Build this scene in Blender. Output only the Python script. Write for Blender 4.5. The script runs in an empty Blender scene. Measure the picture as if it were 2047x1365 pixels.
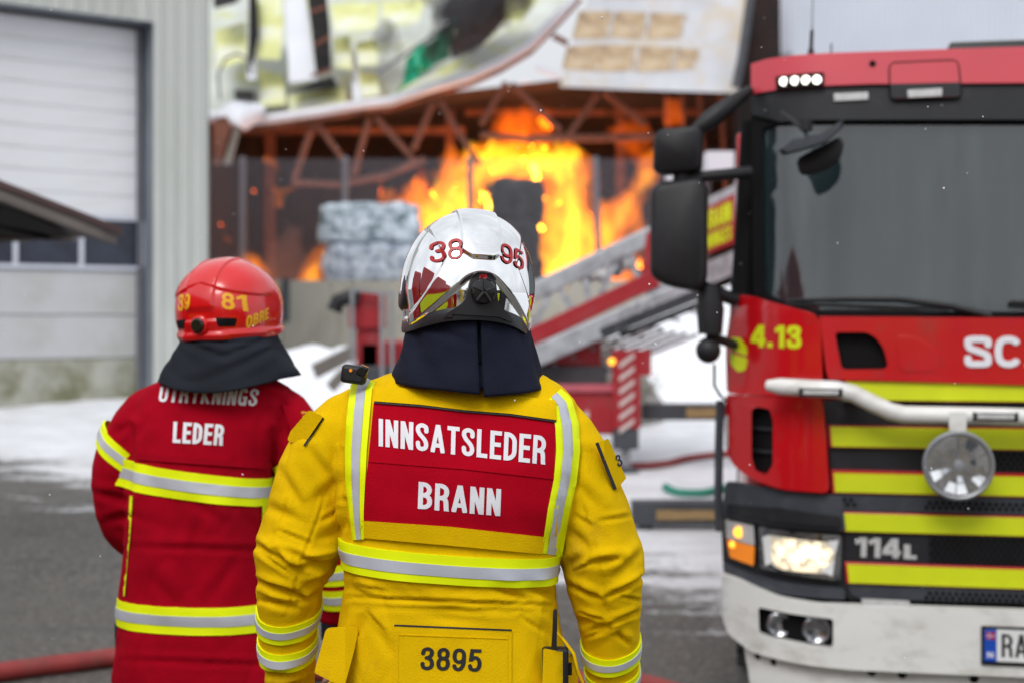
import bpy, bmesh, math, random
import numpy as np
from mathutils import Vector, Matrix, noise
from mathutils.bvhtree import BVHTree
from mathutils.geometry import tessellate_polygon
random.seed(7)
R = math.radians
sc = bpy.context.scene
COL = sc.collection

# ---------------------------------------------------------------- camera, sky, sun, exposure
F, CX, HY, CZ = 2843.06, 1023.5, 634.0, 1.72
cam_d = bpy.data.cameras.new('camera'); cam = bpy.data.objects.new('camera', cam_d); COL.objects.link(cam)
cam.location = (0, 0, CZ); cam.rotation_euler = (R(90), 0, 0)
cam_d.lens = 50; cam_d.sensor_width = 36; cam_d.shift_y = -48.5 / 2047
cam_d.clip_start = .05; cam_d.clip_end = 2000
cam_d.dof.use_dof = True; cam_d.dof.focus_distance = 2.74; cam_d.dof.aperture_fstop = 2.8; cam_d.dof.aperture_blades = 0
sc.camera = cam
w = bpy.data.worlds.new("World"); sc.world = w; w.use_nodes = True
nt = w.node_tree; bg = nt.nodes['Background']
sky = nt.nodes.new('ShaderNodeTexSky'); sky.sky_type = 'NISHITA'; sky.sun_disc = False
sky.sun_elevation = R(48); sky.sun_rotation = R(200); sky.air_density = 1.5; sky.dust_density = 6
hs = nt.nodes.new('ShaderNodeHueSaturation'); hs.inputs['Saturation'].default_value = .12
mx = nt.nodes.new('ShaderNodeMix'); mx.data_type = 'RGBA'; mx.inputs[0].default_value = .72
mx.inputs[7].default_value = (8.2, 8.5, 9.0, 1)
nt.links.new(sky.outputs[0], hs.inputs['Color']); nt.links.new(hs.outputs[0], mx.inputs[6])
cl = nt.nodes.new('ShaderNodeTexNoise'); cl.inputs['Scale'].default_value = 2.2; cl.inputs['Detail'].default_value = 5; cl.inputs['Distortion'].default_value = .4
tcw = nt.nodes.new('ShaderNodeTexCoord'); nt.links.new(tcw.outputs['Generated'], cl.inputs[0])
clr = nt.nodes.new('ShaderNodeMapRange'); clr.inputs[1].default_value = .3; clr.inputs[2].default_value = .7; clr.inputs[3].default_value = .80; clr.inputs[4].default_value = 1.18; nt.links.new(cl.outputs['Fac'], clr.inputs[0])
vm = nt.nodes.new('ShaderNodeVectorMath'); vm.operation = 'SCALE'; nt.links.new(mx.outputs[2], vm.inputs[0]); nt.links.new(clr.outputs[0], vm.inputs['Scale'])
nt.links.new(vm.outputs[0], bg.inputs['Color']); bg.inputs['Strength'].default_value = .122
sun_d = bpy.data.lights.new('sun', 'SUN'); sun = bpy.data.objects.new('sun', sun_d); COL.objects.link(sun)
sun_d.energy = 1.3; sun_d.angle = R(25); sun_d.color = (1, .97, .93)
sun.rotation_euler = (R(42), 0, R(-20)); sun.location = (0, -10, 30)
sc.view_settings.view_transform = 'Standard'; sc.view_settings.look = 'None'
sc.view_settings.exposure = 0.1; sc.view_settings.gamma = 1; sc.view_settings.use_curve_mapping = False
sc.cycles.max_bounces = 6; sc.cycles.diffuse_bounces = 3; sc.cycles.glossy_bounces = 4
sc.cycles.transparent_max_bounces = 12; sc.cycles.transmission_bounces = 4; sc.cycles.volume_bounces = 0
sc.cycles.use_denoising = True; sc.cycles.sample_clamp_indirect = 4
sc.cycles.caustics_reflective = False; sc.cycles.caustics_refractive = False

# ---------------------------------------------------------------- helpers
def P(px, py, Y): return Vector(((px - CX) / F * Y, Y, CZ - (py - HY) / F * Y))
def gz(x, y):
    t = max(0, y - 8.5)
    z = .0525 * t if t > 1 else .02625 * t * t + .0
    if y > 45: z = .0525 * 36.5 + (y - 45) * .004
    return z

def mat(name, col, rough=.55, metal=0, var=.1, vs=6, bump=0, bs=120, coat=0, spec=.5, alpha=1, emit=None, es=0, dirt=None, ds=3, dt=(.5, .7), sheen=0, trans=0, stretch=None, weave=0):
    m = bpy.data.materials.new(name); m.use_nodes = True
    n = m.node_tree.nodes; l = m.node_tree.links; b = n['Principled BSDF']
    b.inputs['Roughness'].default_value = rough; b.inputs['Metallic'].default_value = metal
    b.inputs['Specular IOR Level'].default_value = spec
    b.inputs['Coat Weight'].default_value = coat; b.inputs['Coat Roughness'].default_value = .06
    b.inputs['Alpha'].default_value = alpha; b.inputs['Sheen Weight'].default_value = sheen
    b.inputs['Transmission Weight'].default_value = trans
    tc = n.new('ShaderNodeTexCoord'); mp = n.new('ShaderNodeMapping'); l.new(tc.outputs['Object'], mp.inputs[0])
    if stretch: mp.inputs['Scale'].default_value = stretch
    nz = n.new('ShaderNodeTexNoise'); nz.inputs['Scale'].default_value = vs; nz.inputs['Detail'].default_value = 6
    l.new(mp.outputs[0], nz.inputs[0])
    rp = n.new('ShaderNodeValToRGB'); rp.color_ramp.elements[0].position = .3; rp.color_ramp.elements[1].position = .7
    a = [max(0, c * (1 - var)) for c in col] + [1]; c2 = [min(1, c * (1 + var)) for c in col] + [1]
    rp.color_ramp.elements[0].color = a; rp.color_ramp.elements[1].color = c2
    l.new(nz.outputs['Fac'], rp.inputs[0]); out = rp.outputs[0]
    if dirt:
        n2 = n.new('ShaderNodeTexNoise'); n2.inputs['Scale'].default_value = ds; n2.inputs['Detail'].default_value = 8; n2.inputs['Roughness'].default_value = .65
        l.new(mp.outputs[0], n2.inputs[0]); mr = n.new('ShaderNodeMapRange')
        mr.inputs[1].default_value = dt[0]; mr.inputs[2].default_value = dt[1]; l.new(n2.outputs['Fac'], mr.inputs[0])
        x = n.new('ShaderNodeMix'); x.data_type = 'RGBA'; l.new(mr.outputs[0], x.inputs[0]); l.new(out, x.inputs[6]); x.inputs[7].default_value = (*dirt, 1); out = x.outputs[2]
    l.new(out, b.inputs['Base Color'])
    if bump or weave:
        n3 = n.new('ShaderNodeTexNoise'); n3.inputs['Scale'].default_value = bs; n3.inputs['Detail'].default_value = 4; l.new(mp.outputs[0], n3.inputs[0])
        bp = n.new('ShaderNodeBump'); bp.inputs['Strength'].default_value = bump; bp.inputs['Distance'].default_value = .004 if not weave else .002
        l.new(n3.outputs['Fac'], bp.inputs['Height']); l.new(bp.outputs[0], b.inputs['Normal'])
    if emit: b.inputs['Emission Color'].default_value = (*emit, 1); b.inputs['Emission Strength'].default_value = es
    m.diffuse_color = (*col, 1)
    return m

WM = {None: Matrix.Identity(4)}
def thing(name, label, cat, loc=(0, 0, 0), rot=0, group=None):
    o = bpy.data.objects.new(name, None); COL.objects.link(o); o.location = loc; o.rotation_euler = (0, 0, rot)
    o.empty_display_size = .2
    o['label'] = label; o['category'] = cat
    if group: o['group'] = group
    WM[o] = Matrix.Translation(Vector(loc)) @ Matrix.Rotation(rot, 4, 'Z')
    return o
def tag(o, label=None, cat=None, group=None, kind=None):
    if label: o['label'] = label
    if cat: o['category'] = cat
    if group: o['group'] = group
    if kind: o['kind'] = kind
    return o
def newobj(name, vs, fs, m, parent=None, world=True, smooth=True, sharp=38, bevel=0, recalc=True, mats=None, fm=None):
    vs = [Vector(v) for v in vs]
    if world and parent is not None:
        inv = WM[parent].inverted(); vs = [inv @ v for v in vs]
    a = np.array([tuple(v) for v in vs]); c = (a.min(0) + a.max(0)) / 2; c[2] = c[2] if parent is not None else a[:, 2].min(); a = a - c
    me = bpy.data.meshes.new(name); me.from_pydata(a.tolist(), [], [tuple(f) for f in fs]); me.validate()
    if recalc:
        bm = bmesh.new(); bm.from_mesh(me); bmesh.ops.recalc_face_normals(bm, faces=bm.faces); bm.to_mesh(me); bm.free()
    if smooth:
        me.polygons.foreach_set('use_smooth', [True] * len(me.polygons))
        if sharp < 180: me.set_sharp_from_angle(angle=R(sharp))
    for q in (mats or [m]): me.materials.append(q)
    if fm is not None and len(fm) == len(me.polygons): me.polygons.foreach_set('material_index', fm)
    o = bpy.data.objects.new(name, me); COL.objects.link(o); o.location = c; o.parent = parent
    WM[o] = WM[parent] @ Matrix.Translation(Vector(c))
    if bevel:
        b = o.modifiers.new('bevel', 'BEVEL'); b.width = bevel; b.segments = 3; b.limit_method = 'ANGLE'; b.angle_limit = R(35); b.harden_normals = False
    return o
def dup(o, parent=None, mtx=None):
    c = o.copy(); COL.objects.link(c); c.parent = parent
    for k in o.children: dup(k, c)
    return c

class MB:
    def __init__(s): s.v = []; s.f = []
    def add(s, v, f):
        n = len(s.v); s.v += [Vector(q) for q in v]; s.f += [tuple(i + n for i in q) for q in f]; return s
    def box(s, c, size, rot=None):
        c = Vector(c); hx, hy, hz = [q / 2 for q in size]
        v = [Vector((x * hx, y * hy, z * hz)) for x in (-1, 1) for y in (-1, 1) for z in (-1, 1)]
        if rot is not None: v = [rot @ q for q in v]
        return s.add([c + q for q in v], [(0, 1, 3, 2), (4, 6, 7, 5), (0, 4, 5, 1), (2, 3, 7, 6), (0, 2, 6, 4), (1, 5, 7, 3)])
    def beam(s, p0, p1, w, h, up=(0, 0, 1)):
        p0, p1 = Vector(p0), Vector(p1); d = p1 - p0; L = d.length; y = d.normalized(); x = y.cross(Vector(up))
        if x.length < 1e-4: x = y.cross(Vector((1, 0, 0)))
        x.normalize(); z = x.cross(y); m = Matrix((x, y, z)).transposed()
        return s.box((p0 + p1) / 2, (w, L, h), m)
    def tube(s, pts, r, n=10, sx=1.0, cap=True):
        pts = [Vector(p) for p in pts]; rs = r if isinstance(r, (list, tuple)) else [r] * len(pts)
        t0 = (pts[1] - pts[0]).normalized(); a = t0.orthogonal().normalized(); rings = []
        for i, p in enumerate(pts):
            t = (pts[min(i + 1, len(pts) - 1)] - pts[max(i - 1, 0)]).normalized()
            a = (a - t * a.dot(t)).normalized(); b = t.cross(a)
            rings.append([p + (a * math.cos(k * 2 * math.pi / n) * sx + b * math.sin(k * 2 * math.pi / n)) * rs[i] for k in range(n)])
        return s.loft(rings, cap)
    def loft(s, rings, cap=True, closed=True):
        n = len(rings[0]); v = [q for r in rings for q in r]; f = []
        for i in range(len(rings) - 1):
            for k in range(n if closed else n - 1):
                f.append((i * n + k, i * n + (k + 1) % n, (i + 1) * n + (k + 1) % n, (i + 1) * n + k))
        if cap and closed: f.append(tuple(range(n))[::-1]); f.append(tuple((len(rings) - 1) * n + k for k in range(n)))
        return s.add(v, f)
    def ell(s, c, r, nu=20, nv=12, rot=None):
        c = Vector(c); r = (r, r, r) if isinstance(r, (int, float)) else r; rings = []
        for i in range(nv + 1):
            th = math.pi * (i + .0) / nv; th = min(max(th, .02), math.pi - .02)
            q = [Vector((r[0] * math.sin(th) * math.cos(2 * math.pi * k / nu), r[1] * math.sin(th) * math.sin(2 * math.pi * k / nu), r[2] * math.cos(th))) for k in range(nu)]
            if rot is not None: q = [rot @ x for x in q]
            rings.append([c + x for x in q])
        return s.loft(rings)
    def disc(s, c, axis, prof, n=28):
        # lathe: prof list of (radius, along axis)
        c = Vector(c); ax = Vector(axis).normalized(); a = ax.orthogonal().normalized(); b = ax.cross(a)
        return s.loft([[c + ax * h + (a * math.cos(k * 2 * math.pi / n) + b * math.sin(k * 2 * math.pi / n)) * max(r, 1e-4) for k in range(n)] for r, h in prof])
    def obj(s, name, m, parent=None, **k): return newobj(name, s.v, s.f, m, parent, **k)

def rpoly(pts, r, n=4):
    out = []; N = len(pts)
    for i in range(N):
        p = Vector(pts[i]); a = Vector(pts[i - 1]) - p; b = Vector(pts[(i + 1) % N]) - p
        rr = r[i] if isinstance(r, (list, tuple)) else r
        d = min(rr, a.length * .45, b.length * .45)
        if d <= 0: out.append(tuple(p)); continue
        A = p + a.normalized() * d; B = p + b.normalized() * d
        for k in range(n + 1):
            t = k / n; q = A * (1 - t) ** 2 + p * 2 * t * (1 - t) + B * t * t; out.append(tuple(q))
    return out
def circ(c, r, n=24, ry=None): return [(c[0] + r * math.cos(2 * math.pi * k / n), c[1] + (ry or r) * math.sin(2 * math.pi * k / n)) for k in range(n)]

def grid_cut(bm, step):
    us = [v.co.x for v in bm.verts]; vs = [v.co.y for v in bm.verts]
    for ax, lo, hi in ((0, min(us), max(us)), (1, min(vs), max(vs))):
        c = math.floor(lo / step + 1) * step
        while c < hi - 1e-6:
            co = [0, 0, 0]; no = [0, 0, 0]; co[ax] = c; no[ax] = 1
            bmesh.ops.bisect_plane(bm, geom=bm.verts[:] + bm.edges[:] + bm.faces[:], dist=1e-6, plane_co=co, plane_no=no)
            c += step
def mapped(name, bm, mapf, thick, m, parent, world=True, bevel=0, smooth=True, h0=0):
    bmesh.ops.remove_doubles(bm, verts=bm.verts[:], dist=1e-5)
    bm.verts.index_update(); bm.verts.ensure_lookup_table()
    uv = [(v.co.x, v.co.y) for v in bm.verts]; n = len(uv)
    V = [mapf(u, v, h0 + thick) for u, v in uv] + [mapf(u, v, h0) for u, v in uv]
    Fc = []
    for f in bm.faces:
        ix = [v.index for v in f.verts]; Fc.append(tuple(ix)); Fc.append(tuple(i + n for i in ix[::-1]))
    for e in bm.edges:
        if len(e.link_faces) == 1:
            a, b = e.verts[0].index, e.verts[1].index; Fc.append((a, b, b + n, a + n))
    bm.free()
    return newobj(name, V, Fc, m, parent, world=world, smooth=smooth, sharp=40, bevel=bevel)
def plate(name, poly, mapf, thick, m, parent, holes=(), step=.05, world=True, bevel=0, h0=0):
    bm = poly_bm(poly, holes)
    if step: grid_cut(bm, step)
    return mapped(name, bm, mapf, thick, m, parent, world, bevel, h0=h0)


def crom(pts, n=7):
    out = []
    for i in range(len(pts) - 1):
        p0, p1, p2, p3 = [Vector(pts[min(max(k, 0), len(pts) - 1)]) for k in (i - 1, i, i + 1, i + 2)]
        for k in range(n): t = k / n; out.append(.5 * ((2 * p1) + (-p0 + p2) * t + (2 * p0 - 5 * p1 + 4 * p2 - p3) * t * t + (-p0 + 3 * p1 - 3 * p2 + p3) * t ** 3))
    return out + [Vector(pts[-1])]
def glyph(ch, W, t):
    """strokes of a plain bold grotesque letter in a box W wide and 1 high"""
    a = t / 2; w = W; L = a; Rr = w - a; T = 1 - a; m = w / 2
    V = lambda *p: [Vector(q) for q in p]
    def bowl(x0, x1, y0, y1, r=.20):   # open to the left: from (x0,y1) round to (x0,y0)
        r = min(r, (y1 - y0) / 2, x1 - x0); o = V((x0, y1)); cx = x1 - r
        for k in range(9): q = math.pi / 2 * (1 - k / 8); o.append(Vector((cx + r * math.cos(q), y1 - r + r * math.sin(q))))
        for k in range(9): q = -math.pi / 2 * (k / 8); o.append(Vector((cx + r * math.cos(q), y0 + r + r * math.sin(q))))
        o.append(Vector((x0, y0))); return o
    def oval(x0, x1, y0, y1, a0=90, a1=450, n=28, e=2.6):
        cx, cy, rx, ry = (x0 + x1) / 2, (y0 + y1) / 2, (x1 - x0) / 2, (y1 - y0) / 2; o = []
        for k in range(n + 1):
            q = R(a0 + (a1 - a0) * k / n); c, s_ = math.cos(q), math.sin(q)
            o.append(Vector((cx + math.copysign(abs(c) ** (2 / e), c) * rx, cy + math.copysign(abs(s_) ** (2 / e), s_) * ry)))
        return o
    G = {
     'I': (t, [V((a, 0), (a, 1))]), 'N': (w, [V((L, 0), (L, 1)), V((Rr, 0), (Rr, 1)), V((L, 1), (Rr, 0))]),
     'S': (w, [crom([(Rr, .70), (Rr - .03 * w, .86), (m, T), (L + .02, .86), (L, .74), (L + .06, .61), (m, .515), (Rr - .05, .40), (Rr, .26), (Rr - .03, .13), (m, a), (L + .03, .13), (L, .30)])]),
     'A': (w * 1.1, [V((a * .8, 0), (w * .55, 1)), V((w * 1.1 - a * .8, 0), (w * .55, 1)), V((w * .2, .26), (w * .9, .26))]),
     'T': (w * .95, [V((0, T), (w * .95, T)), V((w * .475, 0), (w * .475, 1))]), 'L': (w * .85, [V((L, 0), (L, 1)), V((L, a), (w * .85, a))]),
     'E': (w * .9, [V((L, 0), (L, 1)), V((L, a), (w * .9, a)), V((L, T), (w * .9, T)), V((L, .52), (w * .84, .52))]),
     'D': (w, [V((L, 0), (L, 1)), bowl(L, Rr, a, T, .26)]),
     'R': (w * 1.03, [V((L, 0), (L, 1)), bowl(L, Rr, .47, T), crom([(m, .47), (Rr - .04, .42), (Rr - .01, .28), (Rr, .1), (Rr + .02, 0)])]),
     'B': (w, [V((L, 0), (L, 1)), bowl(L, Rr - .02, .52, T), bowl(L, Rr, a, .52)]), 'P': (w, [V((L, 0), (L, 1)), bowl(L, Rr, .44, T)]),
     'U': (w, [[Vector((L, 1))] + [Vector(q) for q in oval(L, Rr, a, .55, 180, 360, 16)] + [Vector((Rr, 1))]]),
     'Y': (w * 1.05, [V((a * .7, 1), (w * .525, .42)), V((w * 1.05 - a * .7, 1), (w * .525, .42)), V((w * .525, .46), (w * .525, 0))]),
     'K': (w * 1.05, [V((L, 0), (L, 1)), V((Rr, 1), (L, .42)), V((L + .12 * w, .52), (w * 1.05 - a, 0))]),
     'G': (w, [oval(L, Rr, a, T, 30, 330, 24), V((Rr, .22), (Rr, .48)), V((m, .46), (w, .46)), V((Rr, 0), (Rr, .3))]),
     'C': (w, [oval(L, Rr, a, T, 35, 325, 24)]), 'O': (w, [oval(L, Rr, a, T)]), '0': (w, [oval(L, Rr, a, T)]),
     'V': (w * 1.05, [V((a * .8, 1), (w * .525, 0)), V((w * 1.05 - a * .8, 1), (w * .525, 0))]),
     'W': (w * 1.5, [V((a * .8, 1), (w * .4, 0)), V((w * .75, 1), (w * .4, 0)), V((w * .75, 1), (w * 1.1, 0)), V((w * 1.5 - a * .8, 1), (w * 1.1, 0))]),
     '.': (t, [V((a, 0), (a, t))]), '1': (w * .66, [V((w * .66 - a, 0), (w * .66 - a, 1)), V((0, .76), (w * .2, .79), (w * .66 - a, .97))]),
     '2': (w, [crom([(L, .68), (L + .04, .86), (m, T), (Rr - .03, .85), (Rr, .70), (Rr - .08, .50), (L + .10, .25), (L, a)]), V((0, a), (w, a))]),
     '3': (w, [crom([(L, .70), (L + .04, .86), (m, T), (Rr - .05, .86), (Rr - .02, .74), (Rr - .09, .58), (m - .05, .535)]), crom([(m - .05, .535), (Rr - .07, .48), (Rr, .28), (Rr - .05, .13), (m, a), (L + .03, .13), (L, .30)])]),
     '4': (w, [V((w * .72, 0), (w * .72, 1)), V((0, .29), (w, .29)), V((w * .72 - a * .4, .98), (a * .6, .29))]),
     '5': (w, [V((L + .06, T), (w * .95, T)), V((L + .07, 1), (L + .02, .45)), crom([(L + .02, .50), (m, .62), (Rr - .04, .53), (Rr, .34), (Rr - .05, .14), (m, a), (L + .03, .13), (L, .27)])]),
     '8': (w, [oval(L + .02, Rr - .02, .535, T, e=2.2), oval(L, Rr, a, .535, e=2.3)]), '9': (w, [oval(L, Rr, .40, T, e=2.3), crom([(Rr, .70), (Rr, .42), (Rr - .06, .18), (m, a), (L + .05, .12), (L, .24)])]),
     '6': (w, [oval(L, Rr, a, .60, e=2.3), crom([(L, .30), (L, .58), (L + .06, .82), (m, T), (Rr - .05, .88), (Rr, .76)])])}
    return G[ch]
def clip(poly, ax, lim, keep_low):
    out = []
    for i in range(len(poly)):
        p, q = poly[i], poly[(i + 1) % len(poly)]; ip = (p[ax] <= lim) if keep_low else (p[ax] >= lim); iq = (q[ax] <= lim) if keep_low else (q[ax] >= lim)
        if ip: out.append(p)
        if ip != iq: t = (lim - p[ax]) / (q[ax] - p[ax]); out.append(p.lerp(q, t))
    return out
def text_bm(s, W=.46, t=.16, sp=.085):
    from mathutils.geometry import delaunay_2d_cdt
    bm = bmesh.new(); x0 = 0
    for ch in s:
        if ch == ' ': x0 += W * .6; continue
        gw, strokes = glyph(ch, W, t); V = []; Fc = []; hulls = []
        for st_ in strokes:
            n = len(st_); closed = (st_[0] - st_[-1]).length < 1e-4; polys = []
            for i in range(n - 1):
                d = (st_[i + 1] - st_[i]).normalized(); nn = Vector((-d.y, d.x)) * t / 2
                polys.append([st_[i] + nn, st_[i] - nn, st_[i + 1] - nn, st_[i + 1] + nn])
            if n > 3:
                for q_ in (st_[:-1] if closed else st_[1:-1]): polys.append([q_ + Vector((math.cos(k * math.pi / 5), math.sin(k * math.pi / 5))) * t / 2 for k in range(10)])
            hulls += [list(q) for q in polys]
            for q in polys:
                for ax, lim, low in ((0, 0, False), (0, gw, True), (1, 0, False), (1, 1, True)):
                    q = clip(q, ax, lim, low)
                    if len(q) < 3: break
                if len(q) >= 3: k = len(V); V += [Vector((p.x + x0, p.y)) for p in q]; Fc.append(list(range(k, k + len(q))))
        r = delaunay_2d_cdt(V, [], Fc, 0, 1e-4)
        vv = [bm.verts.new((p.x, p.y, 0)) for p in r[0]]
        for f, src in zip(r[2], r[5]):
            c_ = sum((r[0][i] for i in f), Vector((0, 0))) / len(f) - Vector((x0, 0))
            if not any(inside(c_, h_) for h_ in hulls): continue
            try: bm.faces.new([vv[i] for i in f])
            except ValueError: pass
        x0 += gw + sp
    for v in [v for v in bm.verts if not v.link_faces]: bm.verts.remove(v)
    xs = [v.co.x for v in bm.verts]; ys = [v.co.y for v in bm.verts]; a, b, c, d = min(xs), max(xs), min(ys), max(ys)
    for v in bm.verts: v.co.x = (v.co.x - a) / (b - a); v.co.y = (v.co.y - c) / (d - c)
    return bm
def inside(p, poly):
    c = False; n = len(poly); j = n - 1
    for i in range(n):
        xi, yi, xj, yj = poly[i][0], poly[i][1], poly[j][0], poly[j][1]
        if (yi > p[1]) != (yj > p[1]) and p[0] < (xj - xi) * (p[1] - yi) / (yj - yi) + xi: c = not c
        j = i
    return c
def poly_bm(poly, holes=()):
    from mathutils.geometry import delaunay_2d_cdt
    def clean(l):
        o = []
        for p in l:
            if not o or (Vector(p) - Vector(o[-1])).length > 1e-4: o.append((p[0], p[1]))
        if (Vector(o[0]) - Vector(o[-1])).length < 1e-4: o.pop()
        return o
    loops = [clean(poly)] + [clean(h) for h in holes]; V = []; E_ = []
    for l in loops: k = len(V); V += [Vector(p) for p in l]; E_ += [(k + i, k + (i + 1) % len(l)) for i in range(len(l))]
    r = delaunay_2d_cdt(V, E_, [], 0, 1e-5); bm = bmesh.new(); vv = [bm.verts.new((p.x, p.y, 0)) for p in r[0]]
    for f in r[2]:
        c = sum((r[0][i] for i in f), Vector((0, 0))) / len(f)
        if inside(c, loops[0]) and not any(inside(c, h) for h in loops[1:]):
            try: bm.faces.new([vv[i] for i in f])
            except ValueError: pass
    for v in [v for v in bm.verts if not v.link_faces]: bm.verts.remove(v)
    return bm
def text(name, s, quad, mapf, thick, m, parent, W=.46, t=.16, sp=.085, step=.05, world=True, h0=0):
    """quad: corner positions (bottom-left, bottom-right, top-right, top-left) in the map's own (u, v)."""
    bm = text_bm(s, W, t, sp); a, b, c, d = [Vector(q) for q in quad]
    for v in bm.verts:
        u, k = v.co.x, v.co.y; q = (a * (1 - u) + b * u) * (1 - k) + (d * (1 - u) + c * u) * k
        v.co.x, v.co.y = q.x, q.y
    if step: grid_cut(bm, step)
    return mapped(name, bm, mapf, thick, m, parent, world, h0=h0)

def blend(parts, voxel, iters=6, fac=.5):
    mb = MB()
    for p in parts: mb.add(p.v, p.f)
    me = bpy.data.meshes.new('b'); me.from_pydata([tuple(v) for v in mb.v], [], mb.f)
    bm = bmesh.new(); bm.from_mesh(me); bmesh.ops.recalc_face_normals(bm, faces=bm.faces); bm.to_mesh(me); bm.free()
    o = bpy.data.objects.new('b', me); COL.objects.link(o)
    r = o.modifiers.new('r', 'REMESH'); r.mode = 'VOXEL'; r.voxel_size = voxel; r.use_smooth_shade = True
    if iters: s = o.modifiers.new('s', 'SMOOTH'); s.factor = fac; s.iterations = iters
    dg = bpy.context.evaluated_depsgraph_get(); m2 = bpy.data.meshes.new_from_object(o.evaluated_get(dg))
    bpy.data.objects.remove(o); bpy.data.meshes.remove(me)
    n = len(m2.vertices); co = np.empty(n * 3); m2.vertices.foreach_get('co', co); co = co.reshape(-1, 3)
    no = np.empty(n * 3); m2.vertices.foreach_get('normal', no); no = no.reshape(-1, 3)
    fs = [tuple(p.vertices) for p in m2.polygons]; bpy.data.meshes.remove(m2)
    return co, no, fs
def drop_islands(co, no, fs, least):
    n = len(co); par = list(range(n))
    def find(i):
        while par[i] != i: par[i] = par[par[i]]; i = par[i]
        return i
    for f in fs:
        r = find(f[0])
        for k in f[1:]:
            q = find(k)
            if q != r: par[q] = r
    roots = [find(i) for i in range(n)]; cnt = {}
    for r in roots: cnt[r] = cnt.get(r, 0) + 1
    keep = [cnt[r] >= least for r in roots]; mp_ = {}; idx = [i for i in range(n) if keep[i]]
    for j, i in enumerate(idx): mp_[i] = j
    return co[idx], no[idx], [tuple(mp_[k] for k in f) for f in fs if keep[f[0]]]
def nz(p, s, seed=0): return noise.noise(Vector((p[0] * s[0] + seed, p[1] * s[1] + seed * .7, p[2] * s[2] - seed)))

# ---------------------------------------------------------------- materials
M = {}
M['asphalt'] = None
M['yellow_cloth'] = mat('yellow_cloth', (.75, .475, .001), .9, var=.07, vs=11, bump=.6, bs=330, spec=.08, dirt=(.40, .22, .015), ds=5.5, dt=(.58, .82), weave=1)
M['red_cloth'] = mat('red_cloth', (.34, .001, .012), .9, var=.12, vs=9, bump=.5, bs=330, spec=.08, weave=1, dirt=(.26, .002, .010), ds=4, dt=(.5, .75))
M['panel_red'] = mat('panel_red', (.40, .001, .012), .9, var=.09, vs=14, bump=.5, bs=400, spec=.08, weave=1)
M['hi_yellow'] = mat('hi_yellow', (.84, .98, .001), .6, var=.03, bump=.15, bs=500, spec=.25, weave=1)
M['silver_tape'] = mat('silver_tape', (.50, .53, .60), .42, metal=.0, var=.07, vs=12, spec=.9, bump=.1, bs=700, weave=1)
M['white_print'] = mat('white_print', (.74, .75, .80), .6, var=.04, vs=60)
M['black_print'] = mat('black_print', (.012, .012, .014), .7)
M['navy_cloth'] = mat('navy_cloth', (.009, .011, .024), .85, var=.25, vs=6, bump=.5, bs=330, spec=.15, sheen=.0, weave=1)
M['black_cloth'] = mat('black_cloth', (.015, .018, .026), .85, var=.25, vs=6, bump=.5, bs=330, spec=.15, sheen=.0, weave=1)
M['chrome'] = mat('chrome', (.88, .89, .90), .025, metal=1, var=.02)
M['mirror_bowl'] = mat('mirror_bowl', (.62, .63, .66), .14, metal=1, var=.25, vs=18, bump=.5, bs=35)
M['rubber'] = mat('rubber', (.013, .013, .015), .5, spec=.35, var=.15, vs=30, bump=.1, bs=600)
M['gloss_black'] = mat('gloss_black', (.008, .008, .009), .18)
M['helmet_red'] = mat('helmet_red', (.62, .004, .006), .22, var=.04, coat=.6)
M['helmet_yellow_print'] = mat('helmet_yellow_print', (.80, .40, .0), .5)
M['helmet_red_print'] = mat('helmet_red_print', (.42, .012, .016), .4, var=.08, vs=40)
M['helmet_dark'] = mat('helmet_dark', (.018, .018, .021), .4, spec=.4)
M['skin'] = mat('skin', (.46, .24, .17), .55, var=.08, vs=14)
M['truck_red'] = mat('truck_red', (.50, .004, .009), .24, var=.05, vs=3, coat=.7, dirt=(.26, .035, .03), ds=6, dt=(.56, .85))
M['truck_pale_red'] = mat('truck_pale_red', (.58, .045, .07), .42, var=.05, vs=3, coat=.3, dirt=(.45, .09, .11), ds=6, dt=(.6, .9))  # paler, duller red for the roof and visor
M['truck_yellow'] = mat('truck_yellow', (.62, .70, .003), .5, var=.04, vs=10)
M['truck_white'] = mat('truck_white', (.74, .74, .72), .4, var=.05, vs=3, coat=.2, dirt=(.40, .37, .32), ds=4, dt=(.50, .78), stretch=(1, 1, 2))
M['plastic_dark'] = mat('plastic_dark', (.012, .013, .016), .5, spec=.35, var=.2, vs=9, bump=.1, bs=300, dirt=(.045, .045, .05), ds=7, dt=(.55, .9))
M['plastic_grey'] = mat('plastic_grey', (.040, .045, .056), .5, spec=.35, var=.15, vs=6, dirt=(.09, .09, .10), ds=7, dt=(.5, .9))
M['black'] = mat('black', (.004, .004, .005), .7, spec=.15)
M['lamp_white'] = mat('lamp_white', (.9, .9, .9), .3, emit=(1, .97, .82), es=2.2)
M['head_lit'] = mat('head_lit', (.9, .85, .7), .2, emit=(1, .80, .45), es=2.6)
M['lens'] = mat('lens', (.45, .46, .49), .15, metal=.9, var=.7, vs=22, bump=.8, bs=40, dirt=(.08, .08, .09), ds=22, dt=(.45, .6), coat=.6)
M['lamp_grey'] = mat('lamp_grey', (.50, .50, .50), .3, var=.15, vs=50)
M['amber'] = mat('amber', (.75, .20, .01), .25, emit=(1, .30, .02), es=.25, coat=.5)
M['amber_lit'] = mat('amber_lit', (.9, .35, .02), .3, emit=(1, .42, .04), es=2.2)
M['windscreen'] = mat('windscreen', (.016, .028, .032), .03, var=.2, vs=1.6, coat=1.0, alpha=.80, spec=.9, dirt=(.035, .055, .060), ds=3, dt=(.45, .75), stretch=(3.5, 1, .5))
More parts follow.
